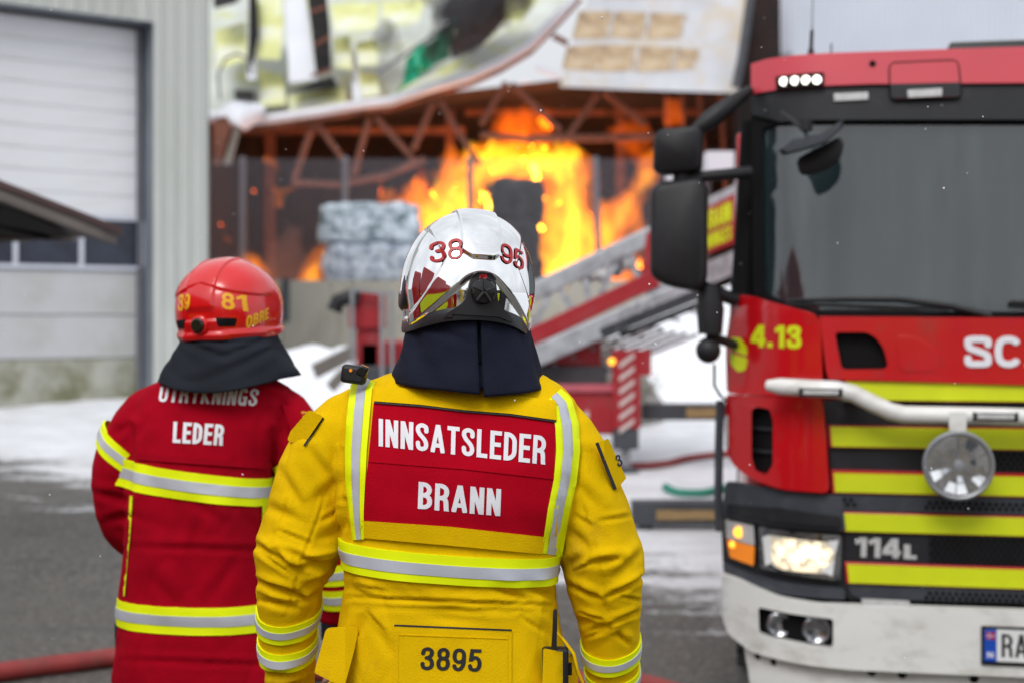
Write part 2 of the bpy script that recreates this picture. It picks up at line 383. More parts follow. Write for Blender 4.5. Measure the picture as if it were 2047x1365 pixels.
M['side_glass'] = mat('side_glass', (.012, .014, .016), .03, coat=1.0, spec=1.0)
M['tyre'] = mat('tyre', (.018, .018, .018), .85, var=.3, vs=12, bump=.3, bs=60, dirt=(.11, .10, .09), ds=9, dt=(.5, .8))
M['steel'] = mat('steel', (.30, .31, .33), .45, metal=.6, var=.15, vs=5)
M['alu'] = mat('alu', (.42, .44, .47), .5, metal=.25, var=.1, vs=6, dirt=(.16, .16, .17), ds=5, dt=(.48, .7))
M['dark_steel'] = mat('dark_steel', (.05, .055, .065), .6, var=.2, vs=5)
M['wood'] = mat('wood', (.30, .20, .09), .8, var=.3, vs=6, stretch=(1, 8, 8))
M['blue_plate'] = mat('blue_plate', (.004, .06, .42), .45)
M['plate_white'] = mat('plate_white', (.75, .76, .76), .45)
M['clad'] = mat('clad', (.49, .51, .485), .5, var=.05, vs=1.2, stretch=(3, 3, .4), dirt=(.37, .385, .35), ds=.7, dt=(.5, .8))
M['door_panel'] = mat('door_panel', (.70, .71, .74), .5, var=.05, vs=1.1, stretch=(.4, .4, 3), dirt=(.47, .47, .44), ds=.9, dt=(.45, .8))
M['door_low'] = mat('door_low', (.50, .51, .53), .5, var=.08, vs=1.1, dirt=(.36, .35, .32), ds=1.1, dt=(.4, .75))
M['door_mould'] = mat('door_mould', (.40, .40, .35), .6, var=.15, vs=1.5, dirt=(.16, .16, .09), ds=1.6, dt=(.40, .62))
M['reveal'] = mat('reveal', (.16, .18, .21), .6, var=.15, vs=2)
M['frame_white'] = mat('frame_white', (.55, .58, .66), .5, var=.05)
M['pane_dark'] = mat('pane_dark', (.020, .026, .044), .3, var=.5, vs=3)
M['concrete'] = mat('concrete', (.36, .34, .29), .9, var=.15, vs=2, dirt=(.17, .16, .12), ds=1.7, dt=(.5, .75), stretch=(1, 1, .35), bump=.3, bs=25)
M['insul'] = mat('insul', (.66, .68, .30), .85, var=.2, vs=1.1, dirt=(.70, .72, .66), ds=1.0, dt=(.46, .62))
M['insul2'] = mat('insul2', (.50, .53, .50), .8, var=.2, vs=.9, dirt=(.50, .53, .24), ds=1.1, dt=(.5, .66))
M['sheet_white'] = mat('sheet_white', (.66, .68, .74), .55, var=.06, vs=1)
M['sheet_scorch'] = mat('sheet_scorch', (.42, .30, .18), .7, var=.25, vs=2, dirt=(.56, .48, .36), ds=2.4, dt=(.45, .75))
M['hang_sheet'] = mat('hang_sheet', (.50, .51, .55), .65, var=.1, vs=1.2, dirt=(.50, .41, .29), ds=.8, dt=(.46, .66))
M['sheet_grey'] = mat('sheet_grey', (.50, .53, .60), .55, var=.04, vs=.8)
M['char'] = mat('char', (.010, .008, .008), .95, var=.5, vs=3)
M['char_red'] = mat('char_red', (.020, .008, .006), .95, var=.6, vs=1.2, dirt=(.012, .008, .008), ds=1.4, dt=(.45, .6))
M['truss'] = mat('truss', (.17, .060, .036), .8, var=.3, vs=3, dirt=(.09, .035, .025), ds=2.2, dt=(.5, .7))
M['soot'] = mat('soot', (.022, .022, .026), .9, var=.5, vs=3, dirt=(.14, .14, .13), ds=2.4, dt=(.52, .75))
M['tarp'] = mat('tarp', (.02, .42, .24), .6, var=.3, vs=3, dirt=(.01, .16, .10), ds=3, dt=(.5, .7))
M['post_grey'] = mat('post_grey', (.17, .17, .20), .6, var=.1)
M['bale'] = mat('bale', (.50, .56, .64), .5, var=.35, vs=9, dirt=(.16, .21, .30), ds=6, dt=(.50, .60), bump=.8, bs=12)
M['bale_green'] = mat('bale_green', (.52, .60, .68), .5, var=.4, vs=8, dirt=(.13, .19, .22), ds=5, dt=(.49, .60), bump=.8, bs=12)
M['bale_char'] = mat('bale_char', (.022, .021, .021), .9, var=.5, vs=6, dirt=(.09, .085, .08), ds=5, dt=(.5, .7), bump=.8, bs=10)
M['snow'] = mat('snow', (.80, .82, .86), .7, var=.03, vs=2, bump=.3, bs=8, dirt=(.62, .62, .63), ds=2.5, dt=(.55, .8))
M['hose_red'] = mat('hose_red', (.26, .030, .028), .6, var=.15, vs=10, dirt=(.16, .06, .05), ds=9, dt=(.5, .8))
M['hose_green'] = mat('hose_green', (.02, .20, .14), .6)
M['machine_red'] = mat('machine_red', (.34, .010, .018), .5, var=.12, vs=4, dirt=(.22, .06, .06), ds=4, dt=(.5, .8))
M['machine_pink'] = mat('machine_pink', (.48, .10, .13), .6, var=.1, vs=4)
M['stripe_pale'] = mat('stripe_pale', (.58, .48, .46), .6, var=.1, vs=8)
M['brown_metal'] = mat('brown_metal', (.20, .18, .16), .6, var=.2, vs=4)
M['rubble'] = mat('rubble', (.20, .19, .17), .9, var=.5, vs=7, dirt=(.55, .55, .56), ds=5, dt=(.52, .62), bump=.8, bs=14)
M['clear_glass'] = mat('clear_glass', (.2, .22, .24), .03, coat=.15, alpha=.05, spec=.5)
M['twig'] = mat('twig', (.22, .20, .17), .9, var=.3, vs=3)
M['grass_dead'] = mat('grass_dead', (.30, .27, .20), .9, var=.3, vs=3)

def glow_mat():
    m = bpy.data.materials.new('head_glow'); m.use_nodes = True; n = m.node_tree.nodes; l = m.node_tree.links; b = n['Principled BSDF']
    b.inputs['Base Color'].default_value = (.5, .48, .42, 1); b.inputs['Roughness'].default_value = .2
    tc = n.new('ShaderNodeTexCoord'); q = n.new('ShaderNodeTexNoise'); q.inputs['Scale'].default_value = 26; q.inputs['Detail'].default_value = 3; l.new(tc.outputs['Object'], q.inputs[0])
    sp = n.new('ShaderNodeMapping'); l.new(tc.outputs['Object'], sp.inputs[0]); sp.inputs['Scale'].default_value = (7.5, 0, 14)
    ln = n.new('ShaderNodeVectorMath'); ln.operation = 'LENGTH'; l.new(sp.outputs[0], ln.inputs[0])
    r1 = n.new('ShaderNodeMapRange'); l.new(ln.outputs['Value'], r1.inputs[0]); r1.inputs[1].default_value = .25; r1.inputs[2].default_value = 1.1; r1.inputs[3].default_value = 3.2; r1.inputs[4].default_value = .25
    r2 = n.new('ShaderNodeMapRange'); l.new(q.outputs['Fac'], r2.inputs[0]); r2.inputs[1].default_value = .38; r2.inputs[2].default_value = .58; r2.inputs[3].default_value = .15; r2.inputs[4].default_value = 1.0
    mu = n.new('ShaderNodeMath'); mu.operation = 'MULTIPLY'; l.new(r1.outputs[0], mu.inputs[0]); l.new(r2.outputs[0], mu.inputs[1]); l.new(mu.outputs[0], b.inputs['Emission Strength']); b.inputs['Emission Color'].default_value = (1, .78, .45, 1)
    return m
M['head_glow'] = glow_mat()
# ---------------------------------------------------------------- ground
def ground_mat():
    m = bpy.data.materials.new('ground'); m.use_nodes = True; n = m.node_tree.nodes; l = m.node_tree.links; b = n['Principled BSDF']
    geo = n.new('ShaderNodeNewGeometry'); sp = n.new('ShaderNodeSeparateXYZ'); l.new(geo.outputs['Position'], sp.inputs[0])
    def noi(scale, det=6, rough=.5, st=None):
        q = n.new('ShaderNodeTexNoise'); q.inputs['Scale'].default_value = scale; q.inputs['Detail'].default_value = det; q.inputs['Roughness'].default_value = rough
        if st:
            mp = n.new('ShaderNodeMapping'); mp.inputs['Scale'].default_value = st; l.new(geo.outputs['Position'], mp.inputs[0]); l.new(mp.outputs[0], q.inputs[0])
        else: l.new(geo.outputs['Position'], q.inputs[0])
        return q.outputs['Fac']
    def math_(op, a, b2, cl=False):
        q = n.new('ShaderNodeMath'); q.operation = op; q.use_clamp = cl
        for i, x in enumerate((a, b2)):
            if isinstance(x, (int, float)): q.inputs[i].default_value = x
            else: l.new(x, q.inputs[i])
        return q.outputs[0]
    def mixc(f, a, c):
        q = n.new('ShaderNodeMix'); q.data_type = 'RGBA'; l.new(f, q.inputs[0])
        for i, x in ((6, a), (7, c)):
            if isinstance(x, tuple): q.inputs[i].default_value = (*x, 1)
            else: l.new(x, q.inputs[i])
        return q.outputs[2]
    big = noi(.9, 5, .6, (.45, 1.3, 1)); fine = noi(2.6, 8, .75, (.6, 1.4, 1)); grit = noi(22, 8, .85); grit2 = noi(130, 3, .7)
    # the snow begins further off on the left than on the right
    t = math_('ADD', sp.outputs[1], math_('MULTIPLY', sp.outputs[0], .85)); t = math_('SUBTRACT', t, 9.2)
    t = math_('ADD', t, math_('MULTIPLY', math_('SUBTRACT', big, .5), 5.5)); t = math_('ADD', t, math_('MULTIPLY', math_('SUBTRACT', fine, .5), 6.0)); t = math_('ADD', t, math_('MULTIPLY', math_('SUBTRACT', noi(14, 5, .7), .5), 2.5))
    snow = math_('MULTIPLY', t, .9, True)
    ring = math_('SUBTRACT', math_('MULTIPLY', math_('SUBTRACT', fine, .42), 7), 0, True)
    as_ = mixc(math_('MULTIPLY', math_('SUBTRACT', grit, .45), 4, True), (.048, .043, .038), (.28, .262, .235))
    as_ = mixc(math_('MULTIPLY', math_('SUBTRACT', grit2, .60), 6, True), as_, (.34, .33, .32)); as_ = mixc(math_('MULTIPLY', math_('SUBTRACT', noi(2.2, 7, .7), .52), 5, True), as_, (.055, .052, .05))
    sn = mixc(ring, (.80, .82, .86), (.66, .67, .70))
    dirty = math_('MULTIPLY', math_('SUBTRACT', noi(1.8, 8, .75, (.3, 1.5, 1)), .56), 5, True)
    sn = mixc(dirty, sn, (.36, .35, .35))
    l.new(mixc(snow, as_, sn), b.inputs['Base Color'])
    mr = n.new('ShaderNodeMapRange'); l.new(big, mr.inputs[0]); mr.inputs[3].default_value = .3; mr.inputs[4].default_value = .85; l.new(mr.outputs[0], b.inputs['Roughness'])
    bp = n.new('ShaderNodeBump'); bp.inputs['Strength'].default_value = .5; bp.inputs['Distance'].default_value = .02; l.new(grit, bp.inputs['Height']); l.new(bp.outputs[0], b.inputs['Normal'])
    return m
M['ground'] = ground_mat()
def axis(lo, hi, fine_lo, fine_hi, fs, cs):
    a = [fine_lo]
    while a[-1] < fine_hi: a.append(a[-1] + fs)
    s = cs
    while a[-1] < hi: a.append(a[-1] + s); s *= 1.5
    b = [fine_lo]; s = cs
    while b[-1] > lo: b.append(b[-1] - s); s *= 1.5
    return sorted(set(b + a))
xs = axis(-600, 600, -9, 12, .2, .5); ys = axis(-600, 900, 3, 30, .2, .5)
def gh(x, y):
    z = gz(x, y)
    if 3 < y < 32 and -9 < x < 12:
        k = min(1, max(0, (y - 8) / 5)); z += k * (.05 * noise.noise(Vector((x * .9, y * .9, 0))) + .025 * noise.noise(Vector((x * 3, y * 3, 5))))
    return z
gv = [(x, y, gh(x, y)) for y in ys for x in xs]; nx = len(xs)
gf = [(j * nx + i, j * nx + i + 1, (j + 1) * nx + i + 1, (j + 1) * nx + i) for j in range(len(ys) - 1) for i in range(nx - 1)]
tag(newobj('ground', gv, gf, M['ground'], sharp=180), kind='structure')

def mound(name, pts, label, m='snow', kind=None, seed=0, cat='snow pile', group=None):
    """a heap: pts = list of (x, y, radius, height) humps laid over the ground"""
    x0 = min(p[0] - p[2] for p in pts); x1 = max(p[0] + p[2] for p in pts); y0 = min(p[1] - p[2] for p in pts); y1 = max(p[1] + p[2] for p in pts)
    N = 46; V = []; Fc = []
    for j in range(N + 1):
        for i in range(N + 1):
            x = x0 + (x1 - x0) * i / N; y = y0 + (y1 - y0) * j / N; h = -.12
            for (cx, cy, r, hh) in pts:
                d = math.hypot(x - cx, y - cy) / r
                if d < 1: h = max(h, -.12 + (hh + .12) * (1 - d * d) ** 1.2)
            e = noise.noise(Vector((x * 1.6, y * 1.6, seed))) * .16 + noise.noise(Vector((x * 5, y * 5, seed))) * .06
            V.append((x, y, gz(x, y) + h + e * min(1, max(0, (h + .12) * 3))))
    for j in range(N):
        for i in range(N): a = j * (N + 1) + i; Fc.append((a, a + 1, a + N + 2, a + N + 1))
    o = newobj(name, V, Fc, M[m], sharp=180); tag(o, label, cat, group, kind); return o

# ---------------------------------------------------------------- hall on the left: ribbed wall, sectional door
C0 = Vector((-4.28, 20.0, 0)); D = Vector((-.80, -.60, 0)); NRM = Vector((.60, -.80, 0))   # D: along the wall towards the left; NRM: out of the wall
base = .60
def W(s, z, o=0): return C0 + D * s + NRM * o + Vector((0, 0, z))
hall = thing('industrial_hall', 'pale grey green ribbed hall with a tall roller door at the left edge', 'building', tuple(W(0, base)))
def ribbed(name, s0, s1, z0, z1, m, parent, pitch=.20, depth=.035, f=W):
    V = []; n = 0; s = s0
    prof = []
    while s < s1 - 1e-4:
        for ds, dp in ((0, 0), (.45, 0), (.55, depth), (.9, depth)):
            if s + ds * pitch < s1: prof.append((s + ds * pitch, dp))
        s += pitch
    prof.append((s1, 0))
    for z in (z0, z1):
        for q, dp in prof: V.append(f(q, z, dp))
    n = len(prof); Fc = [(i, i + 1, n + i + 1, n + i) for i in range(n - 1)]
    return newobj(name, V, Fc, m, parent, smooth=False)
ribbed('wall_cladding', 0, .80, base - .3, 9.5, M['clad'], hall)
ribbed('lintel_cladding', .80, 6.2, 5.76, 9.5, M['clad'], hall)
mb = MB()
def quad(mb, a, b, c, d): mb.add([a, b, c, d], [(0, 1, 2, 3)])
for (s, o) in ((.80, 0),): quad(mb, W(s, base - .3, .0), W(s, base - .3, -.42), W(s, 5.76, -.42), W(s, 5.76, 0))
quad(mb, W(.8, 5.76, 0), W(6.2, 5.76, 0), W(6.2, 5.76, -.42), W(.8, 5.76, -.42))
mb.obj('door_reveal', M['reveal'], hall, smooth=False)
mb = MB(); mb.box(W(.865, 3.2, -.36), (.05, .10, 5.6), Matrix.Rotation(math.atan2(.6, .8), 3, 'Z')); mb.obj('guide_rail', M['post_grey'], hall)
# body of the hall behind the cladding
mb = MB(); rotw = Matrix.Rotation(math.atan2(.6, .8), 3, 'Z')
mb.box(W(6.0, 9.6 / 2, -6.2), (11.6, 11.2, 9.6), rotw)
ob = mb.obj('hall_body', M['clad'], hall, smooth=False)
mb = MB(); quad(mb, W(-.02, base - .3, 0), W(-.02, base - .3, -9), W(-.02, 9.5, -9), W(-.02, 9.5, 0)); mb.obj('end_wall', M['clad'], hall, smooth=False)
def wp(px, py):   # pixel -> wall coordinates on the door plane
    o = -.36; k = (px - CX) / F; a = C0 + NRM * o
    s = (a.x - k * a.y) / (k * D.y - D.x); y = a.y + D.y * s
    return s, CZ - (py - HY) / F * y
z_top = 5.70; zs_w1 = wp(200, 432)[1]; zs_w0 = wp(200, 540)[1]; sr = .90
def slab(mb, s0, s1, z0, z1, o0=-.36, th=.05): mb.box(W((s0 + s1) / 2, (z0 + z1) / 2, o0 - th / 2), (abs(s1 - s0), th, abs(z1 - z0)), rotw)
dr = []
n = 9; z = zs_w1
for i in range(n):
    z1 = z + (z_top - zs_w1) / n; mb = MB(); slab(mb, sr, 6.0, z + .003, z1 - .003); o = mb.obj('door_section', M['door_panel'], hall, bevel=.006); z = z1
mb = MB(); fz = .055
sA = [wp(p, 490)[0] for p in (288, 162, 30, -115)]
slab(mb, sr, 6, zs_w0, zs_w0 + fz, -.33); slab(mb, sr, 6, zs_w1 - fz, zs_w1, -.33)
for s in sA: slab(mb, s - .03, s + .03, zs_w0 + fz + .002, zs_w1 - fz - .002, -.33)
mb.obj('window_frame', M['frame_white'], hall)
for i in range(3): mb = MB(); slab(mb, sA[i] + .03, sA[i + 1] - .03, zs_w0 + fz, zs_w1 - fz, -.36, .02); mb.obj('pane', M['pane_dark'], hall)
mb = MB(); slab(mb, sA[3] + .03, 6, zs_w0 + fz, zs_w1 - fz, -.36, .02); mb.obj('pane', M['pane_dark'], hall)
zl = [zs_w0 - .01, zs_w0 - .62, zs_w0 - 1.2, base - .2]
for i in range(3):
    mb = MB(); slab(mb, sr, 6, zl[i + 1] + .006, zl[i] - .006); mb.obj('door_section', M['door_low'] if i < 2 else M['door_mould'], hall, bevel=.012)

# ---------------------------------------------------------------- awning jutting in from the left
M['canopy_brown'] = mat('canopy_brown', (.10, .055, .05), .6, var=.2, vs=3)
aw = thing('awning', 'flat brown metal canopy with a dark underside jutting in at the left edge', 'awning', tuple(P(-260, 480, 9.0)[:2]) + (gz(0, 9.0),))
a0, a1 = P(-330, 265, 8.2), P(-10, 372, 8.2); tip = P(246, 470, 9.1); b1, b0 = P(-10, 487, 10.2), P(-400, 487, 10.2)
top = [a0, a1, tip, b1, b0]
mb = MB(); mb.add([p + Vector((0, 0, .045)) for p in top] + [p for p in top], [(0, 1, 2, 3, 4), (9, 8, 7, 6, 5)] + [(i, (i + 1) % 5, (i + 1) % 5 + 5, i + 5) for i in range(5)])
mb.obj('canopy_sheet', M['canopy_brown'], aw, smooth=False)
mb = MB(); mb.beam(a0 - Vector((0, 0, .05)), a1 - Vector((0, 0, .05)), .05, .09); mb.beam(a1 - Vector((0, 0, .05)), tip - Vector((.06, 0, .035)), .05, .055); mb.obj('edge_rail', M['brown_metal'], aw)
mb = MB(); mb.beam(b0 + Vector((0, -.12, .05)), P(150, 474, 9.6), .05, .05); mb.obj('edge_rail', M['brown_metal'], aw)
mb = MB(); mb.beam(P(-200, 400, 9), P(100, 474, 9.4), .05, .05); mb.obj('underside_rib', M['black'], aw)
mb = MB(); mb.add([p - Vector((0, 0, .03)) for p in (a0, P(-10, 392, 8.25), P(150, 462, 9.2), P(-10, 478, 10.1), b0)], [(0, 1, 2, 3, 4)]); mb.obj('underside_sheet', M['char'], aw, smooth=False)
for q in (P(-150, 400, 8.6), P(-150, 480, 9.9)):
    mb = MB(); mb.beam((q.x, q.y, 0), (q.x, q.y, q.z - .02), .08, .08, up=(0, 1, 0)); mb.obj('post', M['brown_metal'], aw)

# ---------------------------------------------------------------- burning warehouse
YB = 33.0
bw = thing('burning_warehouse', 'collapsed warehouse with sagging roof sheets and open steel trusses over the fire', 'building', (2, YB, gz(0, YB)))
def sheet(name, pts, m, ybase=YB, lean=.0, ytop=None, step=.0, corr=0, thick=.06, amp=.0, parent=bw):
    """a sheet given by its outline as seen; upper parts lie further back (the roof slopes away)"""
    ys_ = [p[1] for p in pts]; y1 = max(ys_); y0 = min(ys_)
    def mf(u, v, h):
        Y = ybase + (y1 + v) / max(1, (y1 - y0)) * lean - h      # v = -py
        if corr: Y += .05 * math.sin(u / corr * 2 * math.pi)
        if amp: Y += amp * noise.noise(Vector((u * .02, v * .02, 3)))
        return P(u, -v, Y)
    return plate(name, [(p[0], -p[1]) for p in pts], mf, thick, M[m] if isinstance(m, str) else m, parent, step=step or 60)
# roof base of pale board, sagging eave
eave = [(415, 232), (470, 246), (540, 240), (640, 226), (720, 212), (780, 205), (860, 178), (940, 155), (1000, 128), (1060, 92), (1110, 40), (1160, -15)]
sheet('roof_board', [(405, -60), (405, 225)] + [(x, y - 8) for x, y in eave] + [(1175, -60)], 'insul2', YB + .5, lean=4, step=40, amp=.3)
gut = MB(); gut.tube([P(x, y - 2, YB + .1) for x, y in eave], .115, 8, sx=1); gut.obj('eave_gutter', M['sheet_white'], bw)
gut = MB(); gut.tube([P(x, y + 14, YB + .45) for x, y in eave], .06, 8); gut.obj('top_chord', M['truss'], bw)
# separate boards showing on the roof: insulation panels, strips, dark sheets for holes
for pts in ([(512, 0), (560, -10), (566, 40), (560, 120), (514, 118)], [(430, 60), (492, 45), (494, 120), (436, 140)], [(518, 140), (566, 150), (572, 210), (520, 214)], [(662, 10), (760, 5), (752, 60), (668, 64)],
            [(666, 76), (700, 72), (704, 140), (668, 136)], [(712, 86), (752, 78), (756, 130), (716, 132)], [(575, 192), (690, 172), (690, 205), (580, 222)], [(718, 150), (752, 146), (760, 190), (722, 196)], [(764, 4), (850, 0), (838, 44), (766, 50)], [(940, 108), (900, 150), (830, 172), (790, 186), (800, 176), (860, 150)], [(1010, -10), (1080, -10), (1046, 40), (960, 96), (1010, 40)]):
    sheet('insulation_panel', pts, 'insul', YB + .25, lean=2.6 * (max(p[1] for p in pts) - min(p[1] for p in pts)) / 240, step=40)
for pts in ([(570, 0), (608, -8), (628, 120), (634, 160), (578, 166)], [(492, 120), (512, 118), (514, 160), (494, 160)], [(700, 100), (712, 100), (722, 200), (706, 200)]):
    sheet('roof_strip', pts, 'sheet_white', YB + .1, lean=1.2, step=40)
for pts in ([(498, -20), (514, -20), (518, 70), (506, 128), (496, 126)], [(612, -20), (652, -20), (660, 60), (662, 140), (632, 148), (622, 60)], [(572, 184), (618, 168), (664, 152), (676, 176), (600, 184)], [(468, 180), (508, 182), (508, 200), (470, 200)], [(425, -20), (500, -20), (470, 8), (428, 18)]):
    sheet('dark_hole_sheet', pts, 'char', YB - .05, lean=1.2, step=40, thick=.03)  # near-black sheets laid on the roof for the darkness in its holes
for a, b in (((618, 26), (652, 14)), ((626, 92), (660, 74)), ((622, 152), (662, 140))): mb = MB(); mb.beam(P(*a, YB - .15), P(*b, YB - .15), .07, .07); mb.obj('purlin', M['truss'], bw)
sheet('soot_stain_board', [(905, -20), (1062, -20), (1030, 30), (985, 80), (940, 104), (905, 118), (898, 90), (915, 60), (880, 30)], 'soot', YB + .05, lean=1.8, step=40, amp=.3)
mb = MB(); mb.tube([P(440, 200, YB - .3), P(436, 150, YB - .4), P(450, 118, YB - .4), P(474, 108, YB - .4), P(496, 118, YB - .3), P(500, 150, YB - .3)], .035, 6); mb.obj('bent_conduit', M['post_grey'], bw)
mb = MB(); mb.beam(P(752, 150, YB - .3), P(925, 30, YB - .1), .06, .06); mb.obj('bent_bar', M['post_grey'], bw)
sheet('torn_flashing', [(430, 228), (455, 205), (500, 200), (530, 214), (525, 238), (490, 262), (468, 246)], 'sheet_white', YB - .35, lean=.5, step=12, amp=.5)
sheet('wall_sheet_scrap', [(428, 240), (452, 232), (462, 250), (440, 330), (424, 330)], 'truss', YB - .3, step=20, amp=.2)
sheet('wall_sheet_scrap', [(470, 250), (480, 262), (462, 330), (446, 330)], 'brown_metal', YB - .32, step=20, amp=.2)
# green tarpaulin caught on the roof
def tarp_map(u, v, h): return P(u, -v, YB - .55 - h + .35 * noise.noise(Vector((u * .05, v * .05, 1))))
tp = [(786, 192), (806, 165), (812, 120), (838, 90), (858, 88), (878, 66), (905, 40), (914, 36), (906, 72), (898, 100), (900, 116), (872, 128), (850, 146), (820, 168)]
tg = plate('green_tarpaulin', [(x, -y) for x, y in tp], tarp_map, .01, M['tarp'], None, step=8)
tag(tg, 'torn bright green tarpaulin hanging on the broken roof of the warehouse', 'tarpaulin')
# large ribbed sheet hanging on the right, scorched where the beams were
def hs_map(u, v, h):
    return P(u, -v, YB - .9 + (v + 185) / 185 * 1.0 - h + .04 * math.sin(u / 7.5 * 2 * math.pi))
hang = plate('hanging_wall_sheet', [(1196, 60), (1118, -174), (1250, -180), (1476, -187), (1500, -40), (1512, 60)], hs_map, .03, M['hang_sheet'], bw, step=3.75)
sco = [((1180, 40), (1245, 42), (1238, 6), (1170, 8)), ((1252, 40), (1310, 40), (1300, 6), (1246, 6)), ((1318, 40), (1385, 38), (1380, 8), (1310, 6)),
       ((1160, -26), (1222, -26), (1212, -74), (1146, -76)), ((1232, -26), (1292, -28), (1282, -76), (1222, -74)), ((1302, -28), (1370, -32), (1358, -74), (1294, -76)),
       ((1136, -96), (1202, -92), (1190, -140), (1126, -136)), ((1204, -92), (1270, -94), (1262, -140), (1194, -142)), ((1282, -96), (1350, -98), (1340, -140), (1274, -142)), ((1356, -98), (1398, -102), (1385, -136), (1348, -140))]
for i, q in enumerate(sco):
    cxq = sum(a_[0] for a_ in q) / 4; cyq = sum(a_[1] for a_ in q) / 4; q = [(cxq + (a_ - cxq) * 1.09, cyq + (b_ - cyq) * 1.12) for a_, b_ in q]
    plate('scorched_field', rpoly(q, 4), lambda u, v, h: hs_map(u, v, h + .034), .008, M['sheet_scorch'], bw, step=3.75)
mb = MB(); mb.beam(P(1070, 135, YB - .5), P(1120, 152, YB - .5), .12, .12); mb.obj('flashing_strip', M['sheet_white'], bw)
mb = MB(); mb.beam(P(1105, 72, YB - .2), P(1135, 88, YB - .2), .12, .12); mb.obj('purlin', M['truss'], bw)
# dark sheet painted for the shaded post gap, downpipe and the pale wall further right
sheet('dark_gap_sheet', [(1505, -60), (1560, -60), (1562, 250), (1462, 420), (1470, 200)], 'char_red', YB + .3, step=60)
mb = MB(); mb.tube([P(1505, -40, YB - 1.2), P(1482, 120, YB - 1.2), P(1470, 175, YB - 1.2)], .10, 8); mb.obj('downpipe', M['dark_steel'], bw)
ribbed('side_cladding', 0, 14, 1, 12, M['sheet_grey'], bw, pitch=.14, depth=.02, f=lambda s, z, o: Vector((P(1562, 0, YB + 1).x + s, YB + 1 + s * .05 - o, z)))
# interior: back wall, floor slab, side walls, ceiling of the dark hall
mb = MB(); xL, xR = P(380, 0, YB).x, P(1600, 0, YB).x
quad(mb, Vector((xL, YB + 9, 0)), Vector((xR + 3, YB + 9, 0)), Vector((xR + 3, YB + 9, 7)), Vector((xL, YB + 9, 7)))
quad(mb, Vector((xL, YB + 9, 0)), Vector((xL, YB + 9, 7)), Vector((xL, YB + .6, 7)), Vector((xL, YB + .6, 0)))
quad(mb, Vector((xR, YB + 9, 0)), Vector((xR, YB + 9, 7)), Vector((xR, YB + .9, 7)), Vector((xR, YB + .9, 0)))
quad(mb, Vector((xL, YB + 9, 7)), Vector((xR, YB + 9, 7)), Vector((xR, YB + .9, 8.0)), Vector((xL, YB + .9, 6.4)))
mb.obj('interior_lining', M['char_red'], bw, smooth=False)
# trusses
def bar(a, b, Y=YB + .4, wd=.13, name='truss_bar', Yb=None): mb = MB(); mb.beam(P(*a, Y), P(*b, Yb or Y), wd, wd); return mb.obj(name, M['truss'], bw)
for a, b in (((628, 246), (586, 362)), ((636, 250), (694, 330)), ((738, 238), (706, 352)), ((752, 236), (826, 318)), ((866, 205), (826, 300)), ((878, 200), (914, 262)),
             ((1012, 165), (962, 250)), ((1022, 168), (1120, 262)), ((1196, 188), (1136, 272)), ((1208, 186), (1290, 250)), ((914, 262), (960, 330))): bar(a, b)
bar((1060, 278), (1310, 274), wd=.16, name='bottom_chord'); bar((960, 270), (1062, 280), wd=.14, name='bottom_chord')
mb = MB(); mb.tube([P(586, 366, YB + .3), P(680, 370, YB + .3), P(770, 352, YB + .3), P(850, 318, YB + .3)], .075, 8); mb.obj('bottom_chord', M['truss'], bw)
for x in (1330, 1362, 1398, 1440): bar((x, 190), (x + 14, 420), YB + 2.2, .10, 'wall_stud')
for x in (540, 900, 1240): bar((x, 190), (x, 640), YB + 6, .25, 'column')
bar((420, 262), (930, 262), YB + 5, .18, 'purlin'); bar((930, 225), (1400, 225), YB + 6, .18, 'purlin')

# ---------------------------------------------------------------- wire fence in front of the fire
YF = 28.6
fx0, fx1 = P(418, 0, YF).x, P(1420, 0, YF).x; fz1 = P(0, 318, YF).z; fz0 = gz(0, YF)
fen = thing('wire_fence', 'tall chain link fence on grey posts in front of the burning warehouse', 'fence', ((fx0 + fx1) / 2, YF, fz0))
for px in (485, 690, 940, 1190, 1400):
    mb = MB(); x = P(px, 0, YF).x; tilt = .12 if px == 1190 else 0
    mb.tube([(x + tilt, YF, fz0 - .1), (x, YF, fz1 + .04)], .062, 10); mb.obj('fence_post', M['post_grey'], fen)
mb = MB(); H = fz1 - fz0; x = fx0 - H
while x < fx1:
    for sgn in (1, -1):
        xa, xb = (x, x + H) if sgn > 0 else (x + H, x)
        za, zb = fz0, fz1
        def clipx(xq): return fz0 + (xq - xa) / (xb - xa) * H
        A, B = Vector((xa, YF - .07 * 1, za)), Vector((xb, YF - .07, zb))
        for lim in (fx0, fx1):
            for _ in (0,):
                if (A.x - lim) * (B.x - lim) < 0:
                    c = Vector((lim, YF - .07, clipx(lim)))
                    if (lim == fx0 and A.x < lim) or (lim == fx1 and A.x > lim): A = c
                    else: B = c
        if min(A.x, B.x) < fx0 - 1e-3 or max(A.x, B.x) > fx1 + 1e-3: continue
        d = (B - A).normalized(); s = Vector((-d.z, 0, d.x)) * .0045
        mb.add([A - s, B - s, B + s, A + s], [(0, 1, 2, 3)])
    x += .085
o = mb.obj('wire_netting', M['post_grey'], fen, smooth=False, recalc=False); o['kind'] = 'stuff'

